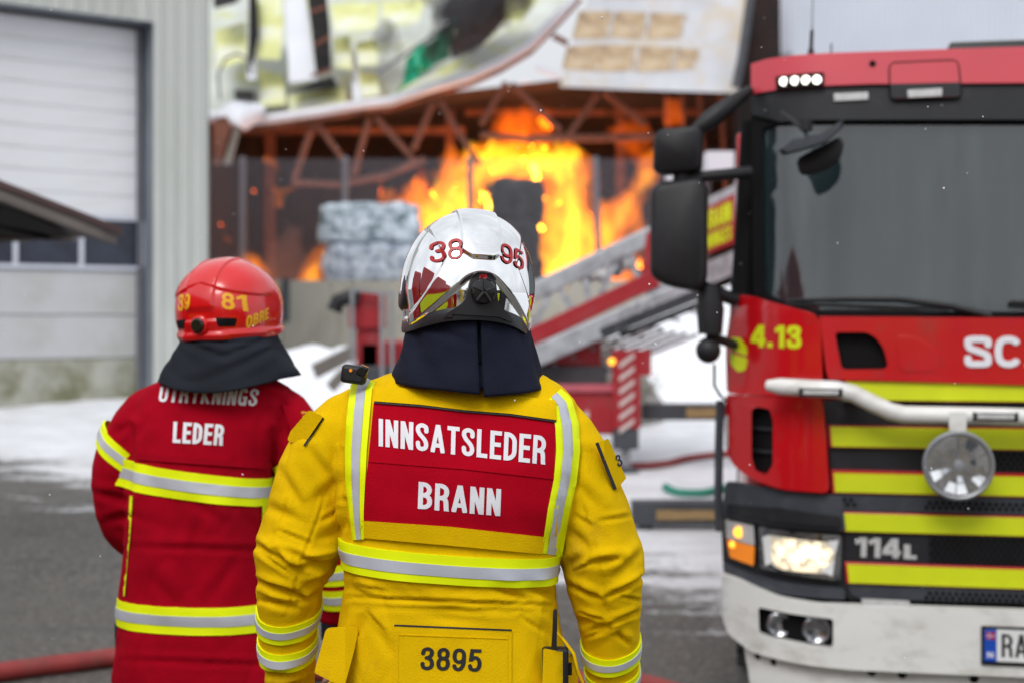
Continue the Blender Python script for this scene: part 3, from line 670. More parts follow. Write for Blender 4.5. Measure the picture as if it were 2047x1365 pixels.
# ---------------------------------------------------------------- concrete wall
YW = 26.0
cw = thing('concrete_wall', 'low weathered concrete wall under the plastic bales', 'wall', (P(620, 0, YW).x, YW, gz(0, YW)))
for a, b in ((405, 563), (564, 703), (704, 845), (846, 993), (994, 1133), (1134, 1273), (1274, 1420)):
    mb = MB(); xa, xb = P(a, 0, YW).x, P(b, 0, YW).x; zt = P(0, 561, YW).z; zb = gz(0, YW) - .3
    mb.box(((xa + xb) / 2, YW + .12, (zt + zb) / 2), (xb - xa, .25, zt - zb)); mb.obj('wall_panel', M['concrete'], cw, bevel=.02)
mb = MB(); mb.box((P(572, 0, YW).x, YW - .02, P(0, 600, YW).z), (.12, .08, .8)); mb.obj('wall_bracket', M['dark_steel'], cw)

# ---------------------------------------------------------------- bales
def bale(loc, size, m, seed, label, group=None):
    N = 14; mb = MB(); pts = {}
    V = []; Fc = []
    def cube_grid():
        for ax in range(3):
            for sg in (-1, 1):
                b0 = len(V)
                for j in range(N + 1):
                    for i in range(N + 1):
                        a = i / N * 2 - 1; b = j / N * 2 - 1; q = [0, 0, 0]; q[ax] = sg; q[(ax + 1) % 3] = a; q[(ax + 2) % 3] = b
                        p = Vector(q); r = p.length; mxx = 1.0; f = (abs(p.x) ** 7 + abs(p.y) ** 7 + abs(p.z) ** 7) ** (1 / 7); p = p / f
                        w = Vector((p.x * size[0] / 2, p.y * size[1] / 2, p.z * size[2] / 2))
                        nn = noise.noise(w * 3 + Vector((seed, 0, 0))) * .12 + noise.noise(w * 9 + Vector((seed, 3, 0))) * .09
                        strap = -.03 * sum(math.exp(-((p.x - k) / .03) ** 2) for k in (-.6, -.2, .2, .6))
                        V.append(Vector(loc) + w * (1 + nn + strap))
                for j in range(N):
                    for i in range(N): k = b0 + j * (N + 1) + i; Fc.append((k, k + 1, k + N + 2, k + N + 1))
    cube_grid()
    me_o = newobj('plastic_bale' if 'plastic' in label else 'charred_bale', V, Fc, M[m], sharp=180)
    bm = bmesh.new(); bm.from_mesh(me_o.data); bmesh.ops.remove_doubles(bm, verts=bm.verts, dist=.004); bmesh.ops.recalc_face_normals(bm, faces=bm.faces); bm.to_mesh(me_o.data); bm.free()
    return tag(me_o, label, 'bale', group)
YP = 27.4; g0 = gz(0, YP); topz = P(0, 408, YP).z; hb = .80; xl, xr = P(646, 0, YP).x, P(836, 0, YP).x
wb = (xr - xl)
names = {0: 'upper pale blue plastic bale on the stack behind the concrete wall', 1: 'lower pale plastic bale showing just above the concrete wall'}
for k in range(4):
    z = topz - hb / 2 - k * (hb - .03)
    bale(((xl + xr) / 2 + (.05 if k % 2 else 0), YP, z), (wb, 1.0, hb), 'bale' if k % 2 else 'bale_green', k * 5 + 1, names.get(k, 'hidden plastic bale at the %s of the stack behind the wall' % ('foot' if k == 3 else 'middle')), 'plastic bales')
YC = 29.3; xc0, xc1 = P(976, 0, YC).x, P(1080, 0, YC).x; zc = P(0, 360, YC).z; hc_ = .86
k = 0
nm = ['charred black bale on top of the tall stack inside the flames', 'charred black bale second from the top inside the flames', 'charred black bale third from the top of the burning stack', 'charred black bale at the foot of the burning stack']
for k in range(4):
    bale(((xc0 + xc1) / 2 + .04 * (-1) ** k, YC, zc - hc_ / 2 - k * (hc_ - .05)), (xc1 - xc0, 1.0, hc_), 'bale_char', 30 + k * 3, nm[k], 'charred bales')

# ---------------------------------------------------------------- fire
def vol_mat(name, col, strength):
    m = bpy.data.materials.new(name); m.use_nodes = True; n = m.node_tree.nodes; n.remove(n['Principled BSDF'])
    v = n.new('ShaderNodeEmission'); v.inputs[0].default_value = (*col, 1); v.inputs[1].default_value = strength
    m.node_tree.links.new(v.outputs[0], n['Material Output'].inputs['Volume']); return m
M['flame'] = vol_mat('flame', (1, .21, .006), 1.55); M['flame_core'] = vol_mat('flame_core', (1, .44, .02), 2.1); M['flame_red'] = vol_mat('flame_red', (1, .13, .004), .9)
def fire(name, tongues, Y, m, parent, seed, vox=.07, amp=1.0, thick=1.0):
    parts = []
    for tg_ in tongues:
        pts = [P(a, b, Y) for a, b, r in tg_]; rs = [r / F * Y for a, b, r in tg_]
        # resample
        P2, R2 = [], []
        for i in range(len(pts) - 1):
            for t in (0, .33, .66): P2.append(pts[i].lerp(pts[i + 1], t)); R2.append(rs[i] * (1 - t) + rs[i + 1] * t)
        P2.append(pts[-1]); R2.append(rs[-1]); mb = MB(); mb.tube(P2, R2, 14); parts.append(mb)
    co, no, fs = blend(parts, vox, 4)
    if len(co) > 4000: co, no, fs = drop_islands(co, no, fs, 900)
    for i in range(len(co)):
        p = co[i]; q = (p[0] * 1.0, p[1] * 1.0, p[2] * .55)
        d = nz(q, (2.2, 2.2, 2.2), seed) * .34 + nz(q, (5, 5, 5), seed + 3) * .17 + nz(q, (11, 11, 11), seed + 5) * .07
        co[i] = p + no[i] * d * amp
        co[i][1] = Y + (co[i][1] - Y) * thick
        co[i][2] += abs(nz(q, (4, 4, 1.2), seed + 9)) * .35 * amp
    return newobj(name, co.tolist(), fs, M[m], parent, sharp=180)
YF0 = 34.4
bf = thing('main_fire', 'large bright orange and yellow blaze around the charred bale stack', 'fire', tuple(P(1060, 0, YF0)[:2]) + (gz(0, YF0),))
rnf = random.Random(3)
ENV = [(725, 430), (745, 392), (770, 358), (800, 405), (832, 352), (862, 330), (905, 335), (945, 285), (985, 322), (1020, 312), (1052, 268), (1092, 300), (1125, 318), (1152, 280), (1172, 345), (1188, 412), (1222, 430), (1262, 372), (1302, 326), (1318, 345), (1330, 470)]
def env(x):
    for a, b in zip(ENV, ENV[1:]):
        if a[0] <= x <= b[0]: return a[1] + (b[1] - a[1]) * (x - a[0]) / (b[0] - a[0])
    return 480
def tongues(n, x0, x1, rmin, rmax, dtop, base):
    out = []
    for i in range(n):
        x = rnf.uniform(x0, x1); top = env(x) + rnf.uniform(0, dtop) + rmax * .4; yb = min(base, top + rnf.uniform(60, 230)); r = rnf.uniform(rmin, rmax); lean = rnf.uniform(-10, 26); ph = rnf.uniform(0, 6); t_ = []
        for k in range(6):
            f = k / 5; t_.append((x - lean * (1 - f) + 9 * math.sin(ph + f * 5), yb + (top - yb) * f, max(2.5, r * (math.sin(math.pi * min(.96, .18 + .8 * f)) ** .8))))
        out.append(t_)
    return out
arm = [[(1190, 500, 44), (1235, 440, 36), (1270, 392, 28), (1298, 350, 20), (1314, 322, 5)], [(1220, 600, 50), (1250, 500, 30)], [(1200, 520, 30), (1262, 468, 14), (1280, 440, 4)], [(1130, 620, 50), (1132, 480, 34)], [(1200, 640, 50), (1192, 500, 34)], [(930, 640, 60), (925, 470, 44)], [(850, 640, 44), (850, 470, 34)], [(990, 345, 24), (1100, 335, 26)], [(1080, 560, 40), (1000, 560, 40)]]
fire('flame', arm + tongues(52, 735, 1185, 9, 22, 110, 640) + tongues(12, 1185, 1310, 6, 15, 60, 600), YF0, 'flame', bf, 1, amp=.8, vox=.05)
arm2 = [[(1195, 500, 16), (1240, 432, 12), (1275, 388, 10), (1302, 348, 7)], [(1132, 600, 24), (1138, 450, 16), (1146, 340, 12)], [(1198, 620, 26), (1190, 470, 16)], [(930, 620, 32), (928, 430, 18)], [(985, 338, 12), (1060, 322, 16), (1120, 330, 12)], [(860, 600, 22), (866, 440, 15)], [(1096, 520, 26), (1060, 545, 24)]]
fire('flame_core', arm2 + tongues(34, 760, 1170, 8, 15, 120, 620), YF0 + .1, 'flame_core', bf, 11, amp=.55, vox=.045)
bulk = [[(850, 640, 50), (850, 470, 50), (842, 400, 32), (828, 355, 6)], [(760, 425, 30), (775, 388, 24), (766, 362, 5)], [(915, 640, 60), (915, 440, 58), (930, 345, 38), (947, 290, 6)], [(1030, 345, 44), (1040, 310, 32), (1052, 274, 6)], [(1130, 640, 56), (1132, 460, 50), (1130, 350, 46), (1152, 300, 20), (1150, 284, 4)], [(950, 345, 40), (1100, 330, 42)], [(1196, 640, 56), (1190, 520, 46), (1186, 450, 30), (1182, 410, 6)], [(1100, 560, 50), (990, 560, 50)]]
fire('flame', bulk, YF0 - .25, 'flame', bf, 5, amp=1.3, vox=.055)
bulk2 = [[(870, 600, 26), (872, 440, 26), (905, 350, 16), (940, 310, 5)], [(930, 560, 26), (938, 400, 20), (975, 336, 18), (1100, 328, 24), (1150, 330, 22)], [(1140, 600, 30), (1148, 440, 22), (1154, 320, 12)]]
fire('flame_core', bulk2, YF0 - .2, 'flame_core', bf, 17, amp=1.2, vox=.05)
fire('flame', tongues(26, 745, 1180, 10, 24, 30, 520) + [[(1290, 330, 20), (1310, 296, 12), (1316, 270, 4)]], YF0 + .9, 'flame_red', bf, 15, amp=1.0, vox=.06)
fire('flame', [[(1000, 270, 26), (1040, 240, 22), (1044, 214, 5)], [(1090, 260, 20), (1100, 245, 8)], [(1040, 290, 26), (985, 262, 12)], [(1052, 176, 12), (1056, 170, 6)]], YF0 + 1.5, 'flame_red', bf, 23, amp=.7)
fire('flame', [[(1100, 300, 90), (1000, 300, 90)], [(1250, 300, 60), (1290, 260, 30)]], YF0 + 4.5, 'flame_red', bf, 29, amp=.8, thick=.35)
f2 = thing('left_fire', 'small flame licking up beside the left edge of the plastic bales', 'fire', tuple(P(630, 0, 28)[:2]) + (gz(0, 28),))
fire('flame', [[(625, 640, 30), (622, 545, 26), (636, 515, 17), (650, 495, 9), (656, 488, 3)]], 28.0, 'flame', f2, 41, amp=.42)
fire('flame_core', [[(625, 640, 20), (624, 545, 17), (640, 512, 9), (650, 498, 4)]], 28.05, 'flame_core', f2, 42, amp=.35)
f3 = thing('low_fire', 'low flame showing behind the red helmet next to the ribbed wall', 'fire', tuple(P(520, 0, 28)[:2]) + (gz(0, 28),))
fire('flame', [[(520, 660, 40), (515, 560, 30), (500, 530, 18), (488, 505, 5)], [(530, 600, 26), (540, 552, 10)]], 28.0, 'flame', f3, 51, amp=.42)
fire('flame_core', [[(520, 660, 26), (514, 562, 18), (500, 530, 8)]], 28.05, 'flame_core', f3, 52, amp=.35)
f4 = thing('glowing_debris', 'scattered small orange flames glowing on hanging debris in the dark hall', 'fire', tuple(P(550, 0, YB + 1)[:2]) + (gz(0, YB + 1),))
for i, t in enumerate(([[(530, 315, 9), (548, 330, 7), (560, 345, 3)]], [[(545, 385, 9), (575, 382, 8), (590, 378, 4)], [(558, 385, 9), (558, 415, 9)]], [[(505, 384, 8), (508, 382, 6)]], [[(443, 455, 10), (446, 452, 7)]], [[(456, 482, 9), (458, 480, 6)]], [[(1100, 120, 7), (1104, 112, 5)]], [[(1350, 250, 24), (1345, 200, 16)]])):
    fire('flame', t, YB + .2 if i < 5 else YB + 1, 'flame' if i < 2 else 'flame_red', f4, 61 + i, vox=.04, amp=.25)
def smoke_mat(name, col, dens):
    m = bpy.data.materials.new(name); m.use_nodes = True; n = m.node_tree.nodes; n.remove(n['Principled BSDF'])
    v = n.new('ShaderNodeVolumePrincipled'); v.inputs['Color'].default_value = (*col, 1); v.inputs['Density'].default_value = dens
    m.node_tree.links.new(v.outputs[0], n['Material Output'].inputs['Volume']); return m
M['smoke_dark'] = smoke_mat('smoke_dark', (.15, .15, .165), 2.3); M['smoke_warm'] = smoke_mat('smoke_warm', (.75, .42, .36), .42)
s1 = fire('smoke_plume', [[(1050, -120, 60), (1010, -20, 60), (960, 40, 52), (900, 80, 40), (850, 110, 20)], [(800, 60, 16), (770, 80, 28), (790, 100, 22), (800, 130, 6)], [(900, 60, 30), (860, -10, 20), (800, 20, 14)]], YB - 1.0, 'smoke_dark', None, 81, amp=.9, vox=.09)
tag(s1, 'dark grey smoke rolling over the broken roof at the top', 'smoke', kind='stuff')
s2 = fire('smoke_plume', [[(560, 620, 50), (556, 540, 40), (570, 500, 30), (590, 460, 20)], [(600, 560, 30), (598, 500, 18), (600, 470, 6)]], 30.6, 'smoke_warm', None, 91, amp=.6, vox=.09)
tag(s2, 'thin pinkish smoke rising between the two small flames', 'smoke', kind='stuff')
# light of the fire itself
for px, py, Y, e, rad in ((1100, 400, YF0 + .3, 120, 1.2), (930, 400, YF0, 90, 1.0), (1250, 420, YF0, 70, .6), (560, 520, 30, 20, .5), (640, 420, YB + 4, 50, .8)):
    ld = bpy.data.lights.new('fire_light', 'POINT'); ld.energy = e; ld.color = (1, .38, .10); ld.shadow_soft_size = rad
    lo = bpy.data.objects.new('fire_light', ld); COL.objects.link(lo); lo.location = P(px, py, Y)
# ---------------------------------------------------------------- people
CAM = Vector((0, 0, CZ))
def ring(cx, cy, z, hw, hd, n=40, e=2.4, tilt=0.0):
    out = []
    for k in range(n):
        a = 2 * math.pi * k / n; c, s = math.cos(a), math.sin(a)
        x = math.copysign(abs(c) ** (2 / e), c) * hw; y = math.copysign(abs(s) ** (2 / e), s) * hd
        out.append(Vector((cx + x, cy + y, z + tilt * y)))
    return out
def loft_px(rows, Y, n=40, e=2.4):
    """rows: (left px, right px, py, half depth, y shift)"""
    mb = MB(); rg = []
    for l, r, py, hd, dy in rows:
        a = P(l, py, Y); b = P(r, py, Y); rg.append(ring((a.x + b.x) / 2, Y + dy, a.z, (b.x - a.x) / 2, hd, n, e))
    return mb.loft(rg)
def arm_px(rows, Y, n=24):
    mb = MB(); rg = []
    for cx, py, r, dy in rows:
        p = P(cx, py, Y); rr = r / F * Y; rg.append(ring(p.x, Y + dy, p.z, rr, rr * (1.12 if py > 0 else 1), n, 2.1))
    return mb.loft(rg)
def wrinkle(co, no, strokes, Y, amp=.004, seed=0, fine=.0012):
    """strokes: (x0,y0,x1,y1,width px,depth m) as seen from behind"""
    S = []
    for x0, y0, x1, y1, wd, dp in strokes: S.append((P(x0, y0, Y), P(x1, y1, Y), wd / F * Y, dp))
    X = co[:, 0]; Z = co[:, 2]; disp = np.zeros(len(co))
    back = np.clip(-no[:, 1] * 1.6 + .25, 0, 1)
    k = Y / np.maximum(co[:, 1], .1); X = X * k; Z = CZ + (Z - CZ) * k
    for a, b, wd, dp in S:
        dx, dz = b.x - a.x, b.z - a.z; L2 = dx * dx + dz * dz; t = ((X - a.x) * dx + (Z - a.z) * dz) / L2
        tc = np.clip(t, 0, 1); ex = X - (a.x + tc * dx); ez = Z - (a.z + tc * dz); d = np.sqrt(ex * ex + ez * ez)
        sd = (ex * dz - ez * dx) / math.sqrt(L2)
        fall = (.35 + .65 * np.sin(np.clip(tc, .02, .98) * math.pi))
        disp += 1.45 * back * fall * (-dp * np.exp(-(d / wd) ** 2) + dp * .75 * np.exp(-((d - 2.0 * wd) / (1.3 * wd)) ** 2) * (1 if dp > 0 else 1) * (np.sign(ez) * .35 + .65))
    for i in range(len(co)):
        p = co[i]; q = Vector((p[0] * 5, p[1] * 5, p[2] * 3 + seed))
        r = 1 - abs(noise.noise(q)) * 2; r2 = noise.noise(q * 2.3 + Vector((3, 1, seed)))
        r3 = max(0, 1 - abs(noise.noise(q * 1.9 + Vector((9, 2, seed)))) * 5); disp[i] += amp * (r * r * .8 + r2 * .8 - r3 * r3 * .55) + fine * noise.noise(q * 8)
    return co + no * disp[:, None]
def bvh_of(co, fs): return BVHTree.FromPolygons([tuple(c) for c in co], fs)
def px_map(bvh, Yd, lim=.35):
    """lay a flat piece on the surface below it; (u, v) in photo pixels with v up"""
    def f(u, v, h):
        d = (P(u, -v, 1.0) - CAM).normalized(); hit = bvh.ray_cast(CAM, d, Yd * 1.25)
        if hit[0] is None:
            q = bvh.find_nearest(P(u, -v, Yd)); p = q[0]
            return p + Vector((0, -h, 0))
        return hit[0] - d * h * 1.0
    return f
def smooth_px_map(bvh, Yd, rad=10):
    base = px_map(bvh, Yd)
    def f(u, v, h):
        y = 0; c = 0
        for du, dv in ((0, 0), (rad, 0), (-rad, 0), (0, rad), (0, -rad)):
            d = (P(u + du, -(v + dv), 1.0) - CAM).normalized(); hit = bvh.ray_cast(CAM, d, Yd * 1.25)
            if hit[0] is not None: y += min(hit[0].y, Yd - .012); c += 1
        if c < 5: y += (Yd - .012) * (5 - c); c = 5
        y /= c; return P(u, -v, y - h)
    return f
def band(name, bvh, axis_pt, zc, hz, m, parent, off, slope=0, sy=0, n=72, rmax=.4, a0=0, a1=360, rows=3, r_exp=None, axis_dir=None):
    """a tape round a limb or trunk; zc centre height, hz half height"""
    cx, cy = axis_pt; V = []; full = abs(a1 - a0) >= 360; cols = n if full else n + 1
    for j in range(rows + 1):
        last = None; col = []
        for k in range(cols):
            a = R(a0 + (a1 - a0) * k / n); d = Vector((math.cos(a), math.sin(a), 0)); t = (j / rows * 2 - 1) * hz
            r = .1
            for _ in range(2):
                o = Vector((cx, cy, zc + t + slope * d.x * r + sy * d.y * r)); hit = bvh.ray_cast(o, d, rmax)
                rr = (hit[0] - o).length if hit[0] is not None else (last or rmax * .5); r = rr
            last = r; col.append(r)
        # smooth radii
        for _ in range(2): col = [(col[i - 1] + 2 * col[i] + col[(i + 1) % len(col)]) / 4 if (full or 0 < i < len(col) - 1) else col[i] for i in range(len(col))]
        for k in range(cols):
            a = R(a0 + (a1 - a0) * k / n); d = Vector((math.cos(a), math.sin(a), 0)); r = col[k] + off
            V.append(Vector((cx, cy, zc + (j / rows * 2 - 1) * hz + slope * d.x * r + sy * d.y * r)) + d * r)
    mb = MB(); rings = [V[j * cols:(j + 1) * cols] for j in range(rows + 1)]
    ins = [[q + (Vector((cx, cy, q.z)) - q).normalized() * (off + .003) for q in r] for r in (rings[-1], rings[0])]
    mb.loft([ins[1]] + rings + [ins[0]], cap=False, closed=full)
    return mb.obj(name, m, parent, sharp=50)
def tape(bvh, parent, ax, py0, py1, Y, **k):
    """yellow silver yellow reflective tape between two pixel rows"""
    z0, z1 = P(0, py0, Y).z, P(0, py1, Y).z; zc = (z0 + z1) / 2; h = abs(z0 - z1) / 2
    o = band('reflective_tape', bvh, ax, zc, h, M['hi_yellow'], parent, .0035, **k)
    band('silver_strip', bvh, ax, zc, h * .36, M['silver_tape'], parent, .0055, **k)
    return o
def ribbon(name, line, m, mp, parent, thick, h0=0, step=12, subdiv=4):
    """line: (x, y, half width) in photo pixels"""
    pts = []
    for i in range(len(line) - 1):
        for t in range(subdiv): k = t / subdiv; pts.append([a * (1 - k) + b * k for a, b in zip(line[i], line[i + 1])])
    pts.append(list(line[-1])); L, Rr = [], []
    for i, (x, y, hw) in enumerate(pts):
        a = pts[max(0, i - 1)]; b = pts[min(len(pts) - 1, i + 1)]; dx, dy = b[0] - a[0], b[1] - a[1]; l = math.hypot(dx, dy) or 1; nx_, ny_ = -dy / l, dx / l
        L.append((x + nx_ * hw, -(y + ny_ * hw))); Rr.append((x - nx_ * hw, -(y - ny_ * hw)))
    return plate(name, L + Rr[::-1], mp, thick, m, parent, step=step, h0=h0)
def hand_parts(wrist, d, side, s=1.0, curl=.5):
    """palm with four fingers and a thumb, hanging down along d"""
    parts = []; d = Vector(d).normalized(); fwd = Vector((0, 1, 0)); lat = Vector((1, 0, 0)) * side; w0 = Vector(wrist)
    mb = MB(); rg = []
    for t, a, b in ((-.06, .030, .026), (0, .030, .022), (.03, .038, .020), (.07, .043, .019), (.10, .041, .017)):
        c = w0 + d * t * s; rg.append([c + fwd * math.cos(2 * math.pi * k / 16) * a * s + lat * math.sin(2 * math.pi * k / 16) * b * s for k in range(16)])
    mb.loft(rg); parts.append(mb)
    for i, (off, ln) in enumerate(((.030, .075), (.010, .085), (-.011, .078), (-.030, .060))):
        p = w0 + d * .085 * s + fwd * off * s; pts = [p]; ang = 0; dirv = d
        for seg in (.42, .32, .26):
            ang += curl * .55; dv = (d * math.cos(ang) - lat * math.sin(ang)).normalized(); pts.append(pts[-1] + dv * ln * seg * s)
        mb = MB(); mb.tube(pts, [.0105 * s, .0098 * s, .009 * s, .0072 * s], 10); parts.append(mb)
    p = w0 + d * .02 * s + fwd * .028 * s; mb = MB(); mb.tube([p, p + (d * .5 + fwd * .8 - lat * .3).normalized() * .04 * s, p + (d * .9 + fwd * .7 - lat * .6).normalized() * .075 * s], [.014 * s, .012 * s, .008 * s], 10); parts.append(mb)
    return parts
def head_parts(c, yaw, s=1.0):
    c = Vector(c); Rz = Matrix.Rotation(yaw, 3, 'Z'); parts = []
    def at(x, y, z): return c + Rz @ Vector((x, y, z)) * s
    mb = MB(); mb.ell(c, (.078 * s, .098 * s, .115 * s), 24, 16, Rz); parts.append(mb)
    mb = MB(); mb.ell(at(0, .035, -.07), (.052 * s, .06 * s, .055 * s), 18, 12, Rz); parts.append(mb)   # jaw
    mb = MB(); mb.tube([at(0, .092, .005), at(0, .112, -.022), at(0, .100, -.034)], [.008 * s, .014 * s, .009 * s], 8); parts.append(mb)   # nose
    mb = MB(); mb.tube([at(-.022, .089, -.058), at(0, .098, -.058), at(.022, .089, -.058)], .007 * s, 8); parts.append(mb)   # mouth
    for sx in (-1, 1):
        mb = MB(); mb.ell(at(sx * .080, -.005, -.01), (.010 * s, .020 * s, .032 * s), 12, 8, Rz); parts.append(mb)   # ear
        mb = MB(); mb.tube([at(sx * .05, .078, .026), at(sx * .015, .092, .024)], .008 * s, 8); parts.append(mb)     # brow
    return parts

def helmet(parent, Yc, cxp, cyp, yaw, roll, kind, pitch=0, sc_=1.0):
    """shell as a dense grid over a rounded skull form with its ridges and steps; local -Y is the back of the head"""
    c = P(cxp, cyp, Yc); Rm = Matrix.Rotation(roll, 3, 'Y') @ Matrix.Rotation(yaw, 3, 'Z') @ Matrix.Rotation(pitch, 3, 'X')
    rx, ry, rz = (.1335 * sc_, .152 * sc_, .166 * sc_) if kind == 'chrome' else (.132 * sc_, .150 * sc_, .136 * sc_)
    def ss(a, b, x): t = min(1, max(0, (x - a) / (b - a))); return t * t * (3 - 2 * t)
    def base_pt(phi, el):
        e = 2.25 if kind == 'chrome' else 2.3
        ce, se = math.cos(el), math.sin(el); s, cc = math.sin(phi), math.cos(phi)
        x = math.copysign(abs(s) ** (2 / e), s) * rx * ce ** (2 / 2.15) if ce > 0 else 0
        y = -math.copysign(abs(cc) ** (2 / e), cc) * ry * max(ce, 0) ** (2 / 2.15)
        z = rz * abs(se) ** (2 / 2.15) * (1 if se > 0 else -1)
        if kind == 'chrome' and se < 0: x = math.copysign(abs(s) ** (2 / e), s) * rx * (1 + .25 * se); y = -math.copysign(abs(cc) ** (2 / e), cc) * ry * (1 + .10 * se)
        pass
        return Vector((x, y, z))
    def feat(p):
        x, y, z = p; back = y < 0; h = 0; ax_ = abs(x)
        if kind == 'chrome':
            # broad middle ridge, ending in a tongue low on the back
            if back:
                rend = ss(.055, .068, z - .0 + max(0, ax_ - .02) * -.6)
            else: rend = 1
            h += .0055 * ss(.0385, .0345, ax_) * rend
            if back:
                arch = .030 - 1.05 * max(0, ax_ - .030) - .35 * min(ax_, .03) ** 2 / .03
                d = z - arch
                h += .0068 * ss(-.006, .010, d) * ss(-.10, -.02, y * 1.0 + .0 if False else -(-y) * -1 if False else -abs(y) * -1 - 0 if False else abs(y)) if False else .0062 * ss(-.004, .007, d) * ss(.02, .06, -y)
                # raised side wings
                wl = .070 + .35 * (z - .07) if z > .055 else .065 + .9 * (.055 - z) * .55
                h += -.0045 * ss(wl, wl + .006, ax_) * ss(.0, .03, d) * ss(.135, .120, z)
        else:
            rw = .036 + .05 * max(0, .06 - z) * .4
            h += .006 * ss(rw + .006, rw, ax_) * (ss(.00, .02, z) if back else 1)
            if back:
                shelf = .076 - .30 * ax_
                h += .0050 * ss(shelf - .004, shelf + .004, z) if ax_ > rw else .003 * ss(shelf - .004, shelf + .004, z)
                h += .006 * ss(-.012, -.024, z - 0) * ss(.075, .05, ax_) * .8
            h += .010 * ss(-.042, -.056, z)
        return h
    NU, NV = (300, 150)
    lo = R(-16) if kind == 'chrome' else R(-25)
    V = []; Fc = []
    for j in range(NV + 1):
        t = j / NV
        for i in range(NU):
            phi = 2 * math.pi * i / NU
            pr = abs(math.sin(phi)); front = max(0, -math.cos(phi))
            l2 = lo * (1 + (.62 * pr ** 2 if kind == 'chrome' else .12 * pr)) * (1 - .2 * front); el = l2 + (R(89.6) - l2) * t
            p = base_pt(phi, el); nrm = Vector((p.x / rx ** 2, p.y / ry ** 2, p.z / rz ** 2)).normalized()
            q = p + nrm * feat(p); V.append(c + Rm @ q)
    for j in range(NV):
        for i in range(NU): a = j * NU + i; b = j * NU + (i + 1) % NU; Fc.append((a, b, b + NU, a + NU))
    Fc.append(tuple(NV * NU + i for i in range(NU)))
    hel = newobj('helmet', V, Fc, M['chrome'] if kind == 'chrome' else M['helmet_red'], parent, sharp=180)
    tri = bvh_of(V, Fc)
    def hm(u, v, h):      # u: lateral metres, v: height metres, from behind in the helmet's own frame
        o = c + Rm @ Vector((u, -.5, v)); d = Rm @ Vector((0, 1, 0)); hit = tri.ray_cast(o, d, 1)
        return (hit[0] if hit[0] is not None else o + d * .4) - d * h
    def hside(sg):
        def f(u, v, h):   # u: angle in metres round the side
            a = u / .14; d = Rm @ Vector((-math.sin(a) * 1, math.cos(a), 0)); o = c + Rm @ Vector((0, 0, v)) - d * .5
            hit = tri.ray_cast(o, d, 1); return (hit[0] if hit[0] is not None else o + d * .36) - d * h
        return f
    # lining so that nothing shows through
    mb = MB(); mb.ell(c + Rm @ Vector((0, 0, -.005)), (rx * .93, ry * .93, rz * .90), 24, 14, Rm); 
    return hel, c, Rm, hm, hside, tri, (rx, ry, rz), V, NU

def flap(parent, c, Rm, segs, m, fold=0, seed=0, name='neck_curtain'):
    """cloth curtain: segs rows of (z, rx, ry) ; phi range(s)"""
    pass

# ============================================================ incident commander in yellow
Y1 = 2.86
z_g = 0.0
per = thing('person', 'firefighter from behind in a yellow jacket with red back panel and chrome helmet', 'person', (P(905, 0, Y1).x, Y1, 0), group=None)
torso_rows = [(868, 1012, 700, .070, .0), (862, 1018, 722, .078, .0), (838, 1040, 738, .090, .005), (768, 1092, 752, .098, .01), (716, 1122, 772, .108, .01), (688, 1150, 800, .125, .005), (676, 1164, 850, .142, 0), (672, 1165, 920, .158, -.005), (676, 1156, 1000, .165, -.005),
              (686, 1130, 1060, .165, 0), (689, 1112, 1110, .163, 0), (690, 1109, 1165, .160, .005), (684, 1113, 1210, .163, .005), (674, 1124, 1270, .168, .005), (664, 1140, 1340, .174, .005), (652, 1152, 1420, .180, .005), (640, 1164, 1530, .188, .005)]
armL = [(722, 775, 22, .01), (698, 795, 44, .01), (672, 840, 64, .01), (652, 880, 74, .01), (636, 920, 76, .01), (622, 960, 74, .01), (610, 1010, 76, .015), (600, 1060, 84, .02), (595, 1100, 90, .02), (587, 1150, 75, .02), (575, 1180, 66, .025), (574, 1210, 66, .03), (569, 1260, 60, .045), (568, 1320, 56, .06), (568, 1380, 47, .08), (572, 1440, 42, .10), (574, 1468, 41, .11)]
armR = [(1092, 785, 24, .01), (1108, 803, 42, .01), (1124, 840, 58, .01), (1136, 880, 68, .01), (1148, 920, 74, .01), (1160, 960, 76, .01), (1176, 1010, 82, .015), (1190, 1060, 84, .02), (1201, 1105, 90, .02), (1208, 1150, 79, .02), (1212, 1200, 72, .025), (1220, 1250, 64, .04), (1225, 1300, 60, .055), (1227, 1350, 57, .07), (1231, 1400, 50, .085), (1234, 1450, 44, .10), (1236, 1480, 42, .11)]
co, no, fs = blend([loft_px(torso_rows, Y1, 48, 2.5), arm_px(armL, Y1), arm_px(armR, Y1)], .0048, 8)
